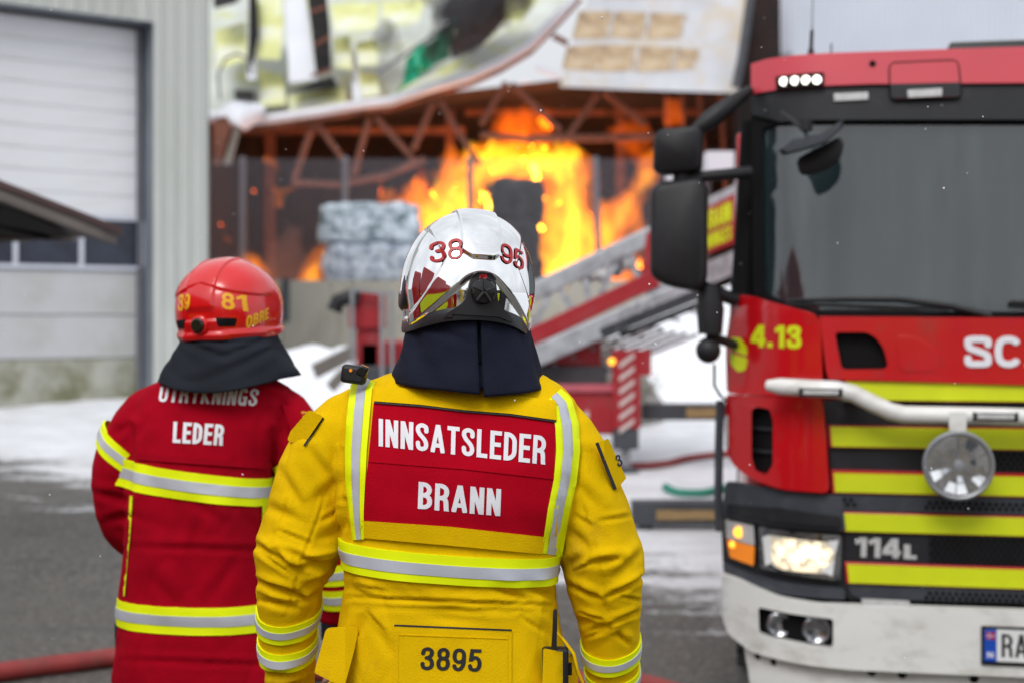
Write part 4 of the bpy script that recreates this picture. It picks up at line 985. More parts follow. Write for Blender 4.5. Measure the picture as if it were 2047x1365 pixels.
st = [  # elbow and sleeve folds, left
    (505, 1085, 600, 1145, 7, .008), (560, 1098, 655, 1132, 6, .006), (590, 1135, 690, 1118, 8, .007), (508, 1160, 600, 1188, 6, .009), (615, 1170, 655, 1150, 6, .006), (520, 1195, 590, 1215, 7, .006), (600, 1200, 640, 1185, 6, .005), (575, 1130, 545, 1090, 6, .005),
    (640, 1075, 690, 1050, 9, .005), (530, 1010, 600, 1040, 10, .004), (560, 940, 600, 1010, 9, .0035), (630, 1000, 680, 960, 10, .004), (620, 900, 660, 960, 9, .004), (520, 1340, 600, 1350, 8, .005), (540, 1375, 610, 1365, 7, .006),
    # right sleeve
    (1180, 1125, 1240, 1115, 7, .008), (1135, 1165, 1195, 1195, 6, .008), (1215, 1190, 1292, 1148, 5, .009), (1225, 1240, 1275, 1222, 5, .007), (1145, 1240, 1200, 1245, 8, .004), (1180, 1262, 1215, 1250, 7, .005), (1230, 1150, 1290, 1100, 9, .005), (1140, 1060, 1180, 1100, 9, .005),
    (1150, 960, 1190, 1010, 10, .004), (1235, 1265, 1255, 1285, 6, .004), (1160, 900, 1150, 980, 8, .004), (1130, 1130, 1170, 1110, 8, .004),
    # trunk
    (700, 1195, 1100, 1212, 6, .0045), (705, 1212, 1090, 1224, 6, .003), (980, 1170, 1060, 1200, 10, .0045), (1040, 1165, 1110, 1195, 9, .005), (760, 1180, 860, 1200, 12, .003), (700, 1175, 760, 1195, 9, .003), (820, 1225, 960, 1240, 12, .0028), (1050, 1230, 1100, 1270, 9, .003), (740, 1230, 780, 1300, 10, .003),
    (520, 1105, 585, 1150, 3.2, .0045), (600, 1118, 668, 1108, 3, .004), (545, 1178, 625, 1196, 3, .004), (512, 1200, 560, 1206, 3, .004), (640, 1150, 655, 1185, 3, .004), (560, 1060, 620, 1085, 3.5, .0035), (575, 1000, 560, 1060, 4, .003), (640, 1040, 680, 1015, 4, .003),
    (1216, 1192, 1290, 1150, 2.6, .005), (1218, 1244, 1272, 1226, 2.6, .0045), (1136, 1168, 1190, 1192, 2.8, .005), (1190, 1118, 1236, 1116, 2.8, .0045), (1148, 1140, 1190, 1120, 3, .003), (1160, 1222, 1205, 1236, 3, .0035), (1240, 1190, 1284, 1200, 3, .0035), (1200, 1040, 1262, 1030, 4, .003), (1150, 1030, 1185, 1052, 4, .003), (1170, 1275, 1206, 1262, 3, .003), (1232, 1262, 1252, 1286, 3, .003),
    (985, 1176, 1048, 1196, 3.5, .003), (1050, 1176, 1104, 1190, 3.5, .003), (720, 1168, 775, 1182, 3.5, .0025), (880, 1215, 960, 1224, 4, .0022), (1040, 1232, 1085, 1262, 3.5, .0025), (735, 1222, 770, 1262, 3.5, .0025), (700, 1192, 1106, 1208, 2.4, .0028), (704, 1206, 1104, 1221, 2.2, .0018),
    (1125, 1000, 1118, 1090, 7, .006), (1140, 900, 1128, 1000, 7, .003), (686, 900, 683, 1000, 5, .003), (690, 1000, 688, 1070, 6, .006), (690, 1290, 730, 1240, 9, .003), (850, 745, 860, 790, 10, .003), (780, 770, 830, 758, 9, .003),
    (650, 990, 600, 1130, 3, .0025), (600, 1130, 572, 1230, 3, .0025), (1160, 990, 1195, 1110, 3, .0025), (1195, 1110, 1222, 1270, 3, .0025)]
co = wrinkle(co, no, st, Y1 - .1, amp=.0035, seed=2)
jk = newobj('jacket', co.tolist(), fs, M['yellow_cloth'], per, sharp=180)
bv = bvh_of(co, fs); mp = px_map(bv, Y1); smp = smooth_px_map(bv, Y1, 12)
# belt tape
ax = (P(900, 0, Y1).x, Y1)
sl = (P(0, 1105, Y1).z - P(0, 1136, Y1).z) / ((1112 - 690) / F * Y1)
def belt(name, pa, pb, m, off):
    z0, z1 = P(0, pa, Y1).z, P(0, pb, Y1).z
    return band(name, bv, ax, (z0 + z1) / 2, abs(z0 - z1) / 2, m, jk, off, slope=-sl, sy=-.03, n=120, rmax=.225)
belt('reflective_tape', 1087, 1142, M['hi_yellow'], .0065); belt('silver_strip', 1105, 1127, M['silver_tape'], .0082)
# straps
for ln, nm in (([(734, 755, 18), (722, 775, 22), (716, 830, 23), (711, 900, 22), (710, 960, 20), (712, 1020, 15), (716, 1078, 11)], 'l'), ([(1108, 788, 18), (1124, 806, 21), (1134, 850, 24), (1136, 900, 24), (1130, 960, 23), (1117, 1020, 22), (1103, 1108, 21)], 'r')):
    ribbon('shoulder_strap', ln, M['hi_yellow'], smp, jk, .0075, step=10)
    ribbon('silver_strip', [(x + (0 if nm == 'l' else 0), y, hw * .40) for x, y, hw in ln], M['silver_tape'], smp, jk, .002, h0=.0078, step=10)
# back panels
def fl(pts): return [(x, -y) for x, y in pts]
plate('back_panel', fl([(747, 804), (930, 818), (1112, 842), (1108, 950), (1098, 1010), (1090, 1072), (723, 1039), (727, 990), (735, 930)]), smp, .005, M['panel_red'], jk, step=10)
plate('yoke_flap', fl([(750, 772), (860, 778), (1000, 786), (1112, 800), (1113, 839), (1020, 826), (930, 819), (840, 808), (748, 801)]), smp, .0115, M['yellow_cloth'], jk, step=10)
plate('lower_flap', fl([(724, 1040), (900, 1052), (1091, 1073), (1084, 1107), (900, 1090), (718, 1074)]), smp, .0075, M['yellow_cloth'], jk, step=10)
ribbon('panel_seam', [(736, 921, 1.6), (930, 936, 1.6), (1106, 956, 1.6)], M['panel_red'], smp, jk, .0022, h0=.005)
ribbon('flap_dark_line', [(748, 803, 2.2), (840, 810, 2.2), (930, 821, 2.2), (1020, 828, 2.2), (1112, 841, 2.2)], M['black_print'], smp, jk, .002, h0=.0075)  # shadow under the yoke flap painted as a dark line
text('lettering', 'INNSATSLEDER', fl([(757, 891), (1090, 928), (1093, 871), (757, 836)]), smp, .001, M['white_print'], jk, W=0.44, t=0.15, step=8, h0=.0055)
text('lettering', 'BRANN', fl([(835, 1016), (1000, 1031), (1002, 977), (837, 962)]), smp, .001, M['white_print'], jk, W=0.46, t=0.16, step=8, h0=.0055)
plate('number_flap', fl([(788, 1250), (1023, 1260), (1022, 1430), (786, 1430)]), smp, .005, M['yellow_cloth'], jk, step=10)
ribbon('flap_dark_line', [(788, 1249, 1.8), (1023, 1259, 1.8)], M['black_print'], smp, jk, .004, h0=.002)
for q in ([(795, 1268, 1), (1016, 1276, 1)], [(796, 1258, 1), (794, 1420, 1)], [(1015, 1266, 1), (1014, 1420, 1)]): ribbon('stitching', q, M['yellow_cloth'], smp, jk, .0015, h0=.005)
text('lettering', '3895', fl([(840, 1338), (962, 1342), (964, 1297), (842, 1292)]), smp, .001, M['black_print'], jk, W=0.5, t=0.15, step=8, h0=.0055)
# sleeve tapes
def arm_at(rows, py):
    for a, b in zip(rows, rows[1:]):
        if a[1] <= py <= b[1]:
            t = (py - a[1]) / (b[1] - a[1]); p = P(a[0] * (1 - t) + b[0] * t, py, Y1); return (p.x, Y1 + a[3] * (1 - t) + b[3] * t)
for rows, yy, slp in ((armL, ((1218, 1262), (1280, 1324)), .02), (armR, ((1288, 1330), (1348, 1392)), .16)):
    for a, b in yy: tape(bv, jk, arm_at(rows, (a + b) / 2), a, b, Y1, sy=.38, slope=slp, rmax=.1, n=48)
# shoulder tab, arm patch, pockets
def off_map(base, dh): return lambda u, v, h: base(u, v, h + dh(u, v))
plate('shoulder_tab', rpoly(fl([(618, 818), (646, 832), (606, 890), (574, 880), (580, 862)]), 6), lambda u, v, h: P(u, -v, 2.80 - h + .0008 * max(0, 622 - u) + .0004 * max(0, u - 625)), .010, M['yellow_cloth'], jk, step=8)
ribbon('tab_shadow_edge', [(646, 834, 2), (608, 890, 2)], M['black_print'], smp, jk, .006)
pm_ = lambda u, v, h: P(u, -v, 2.79 - h + .0012 * max(0, u - 1208))
plate('arm_patch', fl([(1194, 884), (1216, 876), (1252, 955), (1232, 978)]), pm_, .008, M['yellow_cloth'], jk, step=8)
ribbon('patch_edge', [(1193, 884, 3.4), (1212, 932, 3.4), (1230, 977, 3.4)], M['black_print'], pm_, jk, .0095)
text('lettering', '3', fl([(1236, 934), (1246, 928), (1238, 906), (1229, 911)]), pm_, .001, M['black_print'], jk, W=0.5, t=0.16, step=8, h0=.0085)
def plane_map(Y, lean=0): return lambda u, v, h: P(u, -v, Y - h + lean * (u - 680) / 100)
plate('pocket_flap', rpoly(fl([(652, 1254), (712, 1250), (716, 1262), (708, 1300), (688, 1374), (628, 1344), (640, 1300)]), [10, 6, 4, 6, 4, 4, 12]), lambda u, v, h: P(u, -v, 2.735 - h + .0007 * abs(u - 690) - .00025 * (-v - 1250)), .012, M['yellow_cloth'], jk, step=10)
plate('hip_pocket', rpoly(fl([(690, 1272), (722, 1270), (724, 1420), (650, 1420)]), 5), lambda u, v, h: P(u, -v, 2.765 - h + .0005 * max(0, 720 - u)), .03, M['yellow_cloth'], jk, step=10)
plate('hip_pocket', rpoly(fl([(1086, 1295), (1130, 1303), (1152, 1310), (1160, 1430), (1082, 1430)]), 4), lambda u, v, h: P(u, -v, 2.745 - h + .0010 * max(0, u - 1115)), .035, M['yellow_cloth'], jk, step=10)
mb = MB(); mb.tube([P(1112, 1262, 2.78), P(1128, 1280, 2.74), P(1146, 1305, 2.73), P(1154, 1340, 2.73), P(1172, 1380, 2.74), P(1180, 1420, 2.75)], [.006, .009, .011, .010, .009, .008], 10, sx=.35); mb.obj('pocket_strap', M['yellow_cloth'], jk)
mb = MB(); mb.box(P(1139, 1336, 2.70), (.008, .01, .022)); mb.obj('velcro_tab', M['black'], jk)
# wrist knit, body, trousers, boots
hL = P(574, 1470, Y1) + Vector((0, .12, 0)); hR = P(1236, 1482, Y1) + Vector((0, .12, 0))
def leg_parts(cx, Y, hip_z, rad=(.105, .085, .066, .058), dx=.11, foot=0):
    out = []
    for sx in (-1, 1):
        mb = MB(); x = cx + sx * dx; mb.loft([ring(x, Y, z, r, r * 1.05, 24, 2.1) for z, r in ((hip_z, rad[0] * 1.05), (hip_z - .12, rad[0]), (hip_z * .55, rad[1]), (.42, rad[2] * 1.02), (.26, rad[2]), (.10, rad[3]))]); out.append(mb)
    return out
def person_body(parent, cx, Y, headc, yaw, hip_z, sh_z, hl, hr, scale=1.0, arms=None):
    pr = head_parts(headc, yaw, scale); hc = Vector(headc)
    mb = MB(); mb.loft([ring(hc.x, hc.y - .005, z, r, r, 20, 2) for z, r in ((hc.z - .06, .055), (hc.z - .13, .058), (sh_z + .02, .068))]); pr.append(mb)
    mb = MB(); mb.loft([ring(cx, Y, z, a, b, 32, 2.3) for z, a, b in ((sh_z + .05, .07, .06), (sh_z, .16, .085), (sh_z - .12, .17, .11), (sh_z - .32, .15, .105), (hip_z + .12, .145, .11), (hip_z, .16, .12), (hip_z - .08, .14, .11))]); pr.append(mb)
    for h, sx in ((hl, -1), (hr, 1)):
        h = Vector(h); s = Vector((cx + sx * .17, Y, sh_z - .03)); e = (s + h) / 2 + Vector((sx * .06, -.05, 0)) if True else None
        ln = [s] + (arms[0 if sx < 0 else 1] if arms else [e]) + [h]
        mb = MB(); mb.tube(ln, [.045] + [.036] * (len(ln) - 2) + [.028], 14); pr.append(mb); pr += hand_parts(h, (0, .12, -1) if h.z > .8 else (0, .1, -1), sx)
    for p in leg_parts(cx, Y, hip_z + .02, (.085, .06, .05, .04)): pr.append(p)
    for sx in (-1, 1):
        mb = MB(); mb.tube([(cx + sx * .11, Y - .03, .09), (cx + sx * .115, Y + .06, .06), (cx + sx * .12, Y + .15, .045)], [.04, .042, .03], 12); pr.append(mb)
    c_, n_, f_ = blend(pr, .007, 3); return newobj('body', c_.tolist(), f_, M['skin'], parent, sharp=180)
cx1 = P(903, 0, Y1).x
hc1 = P(932, 590, Y1) + Vector((0, 0, -.01))
def arm_line(rows, Y, sel): return [P(rows[i][0], rows[i][1], Y) + Vector((0, rows[i][3], 0)) for i in sel]
person_body(per, cx1, Y1, hc1, R(12), .92, P(0, 800, Y1).z, hL, hR, arms=[arm_line(armL, Y1, (4, 8, 13)), arm_line(armR, Y1, (4, 8, 13))])
tr = leg_parts(cx1, Y1 + .005, .98, (.135, .118, .10, .095)); c_, n_, f_ = blend(tr + [loft_px([(760, 1050, 1390, .14, 0), (745, 1065, 1500, .145, 0)], Y1, 32)], .01, 5); c_ = wrinkle(c_, n_, [], Y1, amp=.008, seed=9)
trs = newobj('trousers', c_.tolist(), f_, M['yellow_cloth'], per, sharp=180)
bvt = bvh_of(c_, f_)
for sx in (-1, 1): band('reflective_tape', bvt, (cx1 + sx * .11, Y1), .40, .03, M['hi_yellow'], trs, .004, n=36, rmax=.2); band('silver_strip', bvt, (cx1 + sx * .11, Y1), .40, .011, M['silver_tape'], trs, .006, n=36, rmax=.2)
def boots(parent, cx, Y, dx=.11):
    for sx in (-1, 1):
        x = cx + sx * dx; mb = MB(); mb.loft([ring(x + sx * .005, Y + dy, z, a, b, 24, 2.6) for z, a, b, dy in ((.0, .052, .15, .06), (.035, .055, .152, .06), (.06, .052, .145, .055), (.10, .05, .12, .03), (.14, .055, .075, 0), (.26, .062, .066, 0), (.30, .066, .07, 0))]); bt = mb.obj('boot', M['rubber'], parent)
boots(per, cx1, Y1)
# shoulder radio
rd = thing('shoulder_radio', 'small black radio microphone with an orange dot clipped on the yellow left shoulder', 'radio', tuple(P(708, 758, 2.80)))
mb = MB(); mb.box(P(708, 748, 2.80), (.050, .035, .036), Matrix.Rotation(R(8), 3, 'Y')); mb.obj('housing', M['rubber'], rd, bevel=.008)
mb = MB(); mb.disc(P(701, 740, 2.781), (0, -1, 0), [(.0001, 0), (.0035, 0), (.003, .002), (.0001, .002)], 12); mb.obj('button', M['amber'], rd)
mb = MB(); mb.box(P(725, 741, 2.79), (.02, .02, .022), Matrix.Rotation(R(25), 3, 'Y')); mb.obj('clip', M['gloss_black'], rd, bevel=.004)
# hand held radio in the hip pocket
hr_ = thing('handheld_radio', 'black two way radio with a stub antenna sticking out of the right hip pocket', 'radio', tuple(P(1109, 1400, 2.725)))
mb = MB(); mb.tube([P(1110, 1217, 2.72), P(1110, 1222, 2.72), P(1109, 1260, 2.72), P(1107, 1302, 2.722)], [.003, .0042, .0048, .0055], 12); mb.obj('antenna', M['rubber'], hr_)
mb = MB(); mb.box(P(1110, 1345, 2.735), (.05, .03, .10)); mb.obj('case', M['rubber'], hr_, bevel=.006)

# chrome helmet
hel, c, Rm, hm, hside, tri, rr, HV, NU = helmet(per, Y1, 932, 590, R(13), R(3.5), 'chrome', pitch=R(-3))
rim = HV[:NU]
def rim_band(parent, name, V, m, h, out, n=NU):
    cen = sum(V, Vector()) / len(V); rg = []
    up = Rm @ Vector((0, 0, 1))
    prof = ((.002, h), (out * .75, h * .92), (out, h * .5), (out * 1.15, 0), (out * .9, -.006), (-.006, -.006), (-.008, h * .5))
    for o, z in prof:
        rg.append([v + (v - cen - up * (v - cen).dot(up)).normalized() * o + up * (z * (1.0)) for v in V])
    mb = MB(); mb.loft(rg + [rg[0]], cap=False); return mb.obj(name, m, parent, sharp=60)
rim_band(hel, 'rim_trim', rim, M['helmet_dark'], .019, .0045)
plate('dial_mount', rpoly([(-.016, .034), (.016, .034), (.025, .018), (.032, -.022), (.062, -.046), (.07, -.056), (-.07, -.056), (-.062, -.046), (-.032, -.022), (-.025, .018)], [.012, .012, .01, .012, .02, .004, .004, .02, .012, .01]), hm, .010, M['helmet_dark'], hel, step=.006)
o0 = hm(0, -.002, .010); dv = (Rm @ Vector((0, -1, 0))).normalized()
mb = MB(); mb.disc(o0, dv, [(.0235, -.002), (.0245, .006), (.022, .010), (.018, .011), (.001, .011)], 36); dial = mb.obj('dial', M['gloss_black'], hel)
mb = MB()
for k in range(5):
    a = R(90 + 72 * k); up_ = Rm @ Vector((math.cos(a), 0, math.sin(a))); mb.beam(o0 + dv * .012 + up_ * .002, o0 + dv * .011 + up_ * .0235, .005, .008, up=dv)
mb.obj('dial_ribs', M['helmet_dark'], hel, bevel=.0012)
plate('brand_mark', [(-.007, .030), (.005, .031), (.008, .026), (.004, .022), (.007, .018), (.002, .019), (-.003, .024), (.002, .025), (.001, .0275), (-.004, .027), (-.007, .021), (-.009, .024)], hm, .0006, M['helmet_red_print'], hel, step=.004, h0=.0105)
text('lettering', '38', [(-.096, .049), (-.040, .060), (-.039, .101), (-.097, .090)], hm, .0014, M['helmet_red_print'], hel, W=0.58, t=0.125, step=.0025, h0=.0020)
text('lettering', '95', [(.036, .059), (.088, .045), (.090, .084), (.036, .098)], hm, .0014, M['helmet_red_print'], hel, W=0.58, t=0.125, step=.0025, h0=.0020)
for sx in (-1, 1):
    mb = MB(); p = c + Rm @ Vector((sx * .128, .012, .0)); mb.disc(p - Rm @ Vector((sx * .010, 0, 0)), Rm @ Vector((sx, -.0, .06)), [(.040, -.02), (.040, .006), (.034, .012), (.02, .014), (.001, .014)], 36); mb.obj('side_hub', M['helmet_dark'], hel, sharp=50)

def curtain(parent, name, c, Rm, rows, phi0, phi1, m, thick=.004, folds=(), seed=0, nphi=60, nz_=26, wob=.004, hem=None):
    """cloth hanging from the helmet rim. rows: (z offset, rx, ry) top to bottom, world upright; phi 0 = back"""
    V = []; cols = nphi + 1
    for j in range(nz_ + 1):
        t = j / nz_; k = t * (len(rows) - 1); i0 = min(int(k), len(rows) - 2); f = k - i0
        z, rx, ry = [a * (1 - f) + b * f for a, b in zip(rows[i0], rows[i0 + 1])]
        for i in range(cols):
            s = i / nphi; ph = R(phi0 + (phi1 - phi0) * s); zz = z
            if hem: zz = rows[0][0] + (z - rows[0][0]) * hem(s)
            r = 1 + wob / .14 * t * (math.sin(ph * 5 + seed) + 1.3 * noise.noise(Vector((ph * 2.2, t * 3, seed))) * 1.5)
            x, y = math.sin(ph) * rx * r, -math.cos(ph) * ry * r
            d = 0
            for (s0, t0, s1, t1, w_, dp) in folds:
                dx, dy = s1 - s0, t1 - t0; q = min(1, max(0, ((s - s0) * dx + (t - t0) * dy) / (dx * dx + dy * dy))); e = math.hypot(s - s0 - q * dx, t - t0 - q * dy); d += dp * (-math.exp(-(e / w_) ** 2) + .7 * math.exp(-((e - 2 * w_) / (1.2 * w_)) ** 2)) * (.4 + .6 * math.sin(math.pi * min(max(q, .02), .98)))
            n_ = Vector((math.sin(ph), -math.cos(ph), 0)); V.append(c + Matrix.Rotation(0, 3, 'Z') @ (Vector((x, y, zz)) + n_ * d))
    Fc = [(j * cols + i, j * cols + i + 1, (j + 1) * cols + i + 1, (j + 1) * cols + i) for j in range(nz_) for i in range(nphi)]
    o = newobj(name, V, Fc, m, parent, sharp=180, recalc=False); s_ = o.modifiers.new('solid', 'SOLIDIFY'); s_.thickness = thick; s_.offset = 0
    return o
cc = Vector((c.x + .006, c.y, c.z))
rws = [(-.036, .118, .135), (-.075, .121, .138), (-.115, .130, .143), (-.155, .141, .152), (-.20, .152, .165)]
# split at the back a little right of the middle: two panels and an under layer
curtain(per, 'neck_curtain', cc, Rm, rws, -150, 9, M['navy_cloth'], folds=[(.55, .1, .75, .9, .05, .004), (.3, .2, .5, .8, .05, .005), (.7, .15, .95, .4, .05, .003), (.15, .3, .3, .9, .05, .004)], seed=1, hem=lambda s: .80 + .14 * s ** 2)
curtain(per, 'neck_curtain', cc + Vector((0, -.002, 0)), Rm, rws, 12.5, 150, M['navy_cloth'], folds=[(.35, .1, .25, .9, .05, .004), (.12, .2, .2, .9, .06, .003), (.5, .2, .42, .9, .05, .004)], seed=4, hem=lambda s: .97 - .14 * s)
curtain(per, 'neck_curtain', cc, Rm, [(z, a - .016, b - .018) for z, a, b in rws], -20, 40, M['navy_cloth'], seed=6, hem=lambda s: .88)
curtain(per, 'neck_curtain', cc, Rm, [(z + .06 if i == 0 else z, a - .024, b - .026) for i, (z, a, b) in enumerate(rws)], -160, 160, M['black'], seed=8, hem=lambda s: .7)
mb = MB(); mb.ell(c + Rm @ Vector((0, 0, .0)), (.118, .134, .14), 24, 14, Rm); mb.obj('helmet_liner', M['black'], hel)

# ============================================================ the leader in red
Y2 = 3.82
pr2 = thing('person', 'firefighter seen from behind in a dark red jacket with a red helmet numbered 3981', 'person', (P(415, 0, Y2).x, Y2, 0))
tr2 = [(385, 500, 720, .070, 0), (378, 508, 742, .082, 0), (330, 548, 758, .098, 0), (296, 576, 775, .110, 0), (276, 584, 800, .125, 0), (264, 576, 850, .150, 0), (261, 556, 900, .160, 0), (260, 546, 960, .166, 0), (258, 541, 1020, .168, 0), (252, 540, 1100, .168, 0), (247, 546, 1180, .170, 0), (243, 556, 1240, .174, 0), (237, 570, 1310, .180, 0), (232, 582, 1352, .184, 0)]
aL2 = [(300, 778, 16, 0), (288, 795, 30, 0), (272, 825, 42, 0), (258, 860, 48, 0), (248, 890, 50, 0), (238, 930, 48, .0), (232, 980, 47, .01), (232, 1030, 46, .03), (242, 1075, 46, .06), (258, 1110, 44, .10), (272, 1135, 40, .14), (290, 1150, 34, .20)]
aR2 = [(560, 778, 18, 0), (574, 795, 32, 0), (588, 830, 44, 0), (598, 880, 48, 0), (606, 930, 48, 0), (614, 980, 47, .02), (624, 1030, 46, .05), (640, 1080, 47, .06), (654, 1130, 48, .08), (664, 1180, 46, .10), (668, 1230, 43, .12), (666, 1264, 40, .14)]
co, no, fs = blend([loft_px(tr2, Y2, 48, 2.5), arm_px(aL2, Y2), arm_px(aR2, Y2)], .009, 6)
st = [(262, 1092, 545, 1100, 6, .004), (190, 985, 262, 1000, 8, .006), (215, 1040, 262, 1030, 8, .006), (380, 1000, 440, 1040, 10, .004), (400, 1040, 380, 1110, 10, .003), (480, 1010, 510, 1070, 10, .003), (262, 850, 262, 1010, 5, .006), (262, 880, 290, 840, 10, .004), (545, 860, 548, 1000, 6, .006), (565, 800, 600, 870, 6, .006), (560, 830, 590, 900, 8, .005),
      (245, 1318, 560, 1330, 5, .004), (240, 1250, 500, 1262, 14, .003), (230, 870, 258, 850, 8, .005), (300, 1150, 360, 1220, 12, .003), (470, 1120, 420, 1200, 12, .003), (500, 770, 560, 800, 7, .004), (640, 1110, 690, 1095, 7, .006)]
co = wrinkle(co, no, st, Y2 - .1, amp=.006, seed=17)
jk2 = newobj('jacket', co.tolist(), fs, M['red_cloth'], pr2, sharp=180)
bv = bvh_of(co, fs); smp = smooth_px_map(bv, Y2, 10); ax2 = (P(405, 0, Y2).x, Y2)
sl = .095
for pa, pb, s_, rm in ((932, 986, .135, .235), (1190, 1242, .03, .26)):
    z0, z1 = P(0, pa, Y2).z, P(0, pb, Y2).z; kw = dict(slope=-s_, sy=-.02, n=110, rmax=rm)
    band('reflective_tape', bv, ax2, (z0 + z1) / 2, abs(z0 - z1) / 2, M['hi_yellow'], jk2, .004, **kw); band('silver_strip', bv, ax2, (z0 + z1) / 2, abs(z0 - z1) * .19, M['silver_tape'], jk2, .006, **kw)
def arm_at2(rows, py):
    for a, b in zip(rows, rows[1:]):
        if a[1] <= py <= b[1]:
            t = (py - a[1]) / (b[1] - a[1]); p = P(a[0] * (1 - t) + b[0] * t, py, Y2); return (p.x, Y2 + a[3] * (1 - t) + b[3] * t)
tape(bv, jk2, arm_at2(aL2, 895), 872, 922, Y2, sy=.1, slope=-.75, rmax=.1, n=40)
tape(bv, jk2, arm_at2(aR2, 915), 890, 944, Y2, sy=.1, slope=.75, rmax=.1, n=40)
tape(bv, jk2, arm_at2(aR2, 1150), 1127, 1171, Y2, sy=.1, slope=.05, rmax=.1, n=40)
tape(bv, jk2, arm_at2(aR2, 1200), 1180, 1225, Y2, sy=.1, slope=.05, rmax=.1, n=40)
ribbon('side_piping', [(262, 990, 3), (258, 1060, 3), (252, 1120, 3), (246, 1190, 3)], M['hi_yellow'], smp, jk2, .010)
ribbon('side_piping', [(532, 985, 7), (530, 1050, 6)], M['hi_yellow'], smp, jk2, .010)
plate('yoke_panel', fl([(268, 905), (545, 925), (545, 938), (266, 918)]), smp, .006, M['red_cloth'], jk2, step=10)
text('lettering', 'UTRYKNINGS', fl([(316, 802), (512, 811), (519, 777), (322, 766)]), smp, .001, M['white_print'], jk2, W=0.44, t=0.15, step=9, h0=.002)
text('lettering', 'LEDER', fl([(345, 884), (445, 890), (450, 848), (347, 842)]), smp, .001, M['white_print'], jk2, W=0.44, t=0.17, step=9, h0=.002)
text('lettering', '2', fl([(598, 836), (616, 840), (618, 824), (600, 820)]), smp, .001, M['helmet_yellow_print'], jk2, W=0.5, t=0.17, step=9, h0=.002)
plate('arm_pocket', fl([(563, 808), (600, 812), (612, 862), (585, 866)]), smp, .008, M['red_cloth'], jk2, step=9)
cx2 = P(408, 0, Y2).x
hL2 = P(330, 1175, Y2) + Vector((0, .30, 0)); hR2 = P(655, 1284, Y2) + Vector((0, .12, 0))
hc2 = P(462, 620, Y2)
person_body(pr2, cx2, Y2, hc2, R(-18), .88, P(0, 800, Y2).z - .01, hL2, hR2, 1.0, arms=[arm_line(aL2, Y2, (3, 7, 10)), arm_line(aR2, Y2, (3, 7, 10))])
c_, n_, f_ = blend(leg_parts(cx2, Y2, .92, (.115, .105, .10, .09)) + [loft_px([(275, 545, 1330, .14, 0), (275, 545, 1420, .14, 0)], Y2, 32)], .012, 5); c_ = wrinkle(c_, n_, [], Y2, amp=.008, seed=29)
newobj('trousers', c_.tolist(), f_, M['black_cloth'], pr2, sharp=180); boots(pr2, cx2, Y2)
# dark glove cuff on the right wrist
mb = MB(); q = P(660, 1268, Y2) + Vector((0, .13, 0)); mb.tube([q + Vector((0, -.01, .03)), q + Vector((0, .0, -.01)), q + Vector((-.006, .0, -.045))], [.040, .042, .036], 16); mb.obj('glove_cuff', M['black_cloth'], pr2)
hel, c, Rm, hm, hside, tri, rr, HV, NU = helmet(pr2, Y2, 459, 622, R(-20), R(-2.5), 'red', pitch=R(2))
plate('vent', rpoly([(.045, -.012), (.092, -.017), (.085, -.038), (.052, -.036)], .003), hm, .001, M['black'], hel, step=.006, h0=.0004)
plate('vent', rpoly([(-.045, -.012), (-.092, -.017), (-.085, -.038), (-.052, -.036)], .003), hm, .001, M['black'], hel, step=.006, h0=.0004)
o0 = hm(0, -.030, 0); dv = (Rm @ Vector((0, -1, 0))).normalized()
mb = MB(); mb.disc(o0, dv, [(.026, -.006), (.024, .004), (.021, .006), (.001, .006)], 28); mb.obj('dial_seat', M['helmet_red'], hel)
mb = MB(); mb.disc(o0 + dv * .006, dv, [(.018, -.002), (.0185, .006), (.015, .010), (.001, .010)], 28); mb.obj('dial', M['gloss_black'], hel)
text('lettering', '39', [(-.074, .008), (-.024, .013), (-.024, .053), (-.074, .052)], hm, .0006, M['helmet_yellow_print'], hel, W=0.55, t=0.17, step=.005, h0=.0008)
text('lettering', '81', [(.062, .010), (.112, -.002), (.108, .040), (.060, .052)], hm, .0006, M['helmet_yellow_print'], hel, W=0.62, t=0.18, step=.005, h0=.0008)
hs_ = hside(1)
text('lettering', 'OBRE', [(-.205, -.036), (-.135, -.046), (-.135, -.012), (-.200, .008)][::1] if False else [(.115, -.046), (.195, -.024), (.195, .004), (.117, -.014)], lambda u, v, h: hs_(u, v, h), .0006, M['helmet_yellow_print'], hel, W=0.5, t=0.18, step=.005, h0=.0008)
mb = MB(); mb.ell(c, (.118, .134, .112), 24, 14, Rm); mb.obj('helmet_liner', M['black'], hel)
rws = [(-.045, .118, .135), (-.08, .128, .142), (-.11, .143, .155), (-.15, .166, .172), (-.185, .185, .19)]
curtain(pr2, 'neck_curtain', c, Rm, rws, -165, 165, M['black_cloth'], folds=[(.35, .15, .52, .5, .03, .006), (.52, .5, .68, .2, .03, .006), (.45, .85, .66, .45, .035, .006), (.4, .2, .6, .25, .03, .005), (.3, .6, .4, .9, .04, .004), (.25, .2, .22, .8, .05, .005), (.72, .2, .75, .8, .05, .005)], seed=12, wob=.004, hem=lambda s: .90 + .28 * math.exp(-((s - .47) / .16) ** 2))
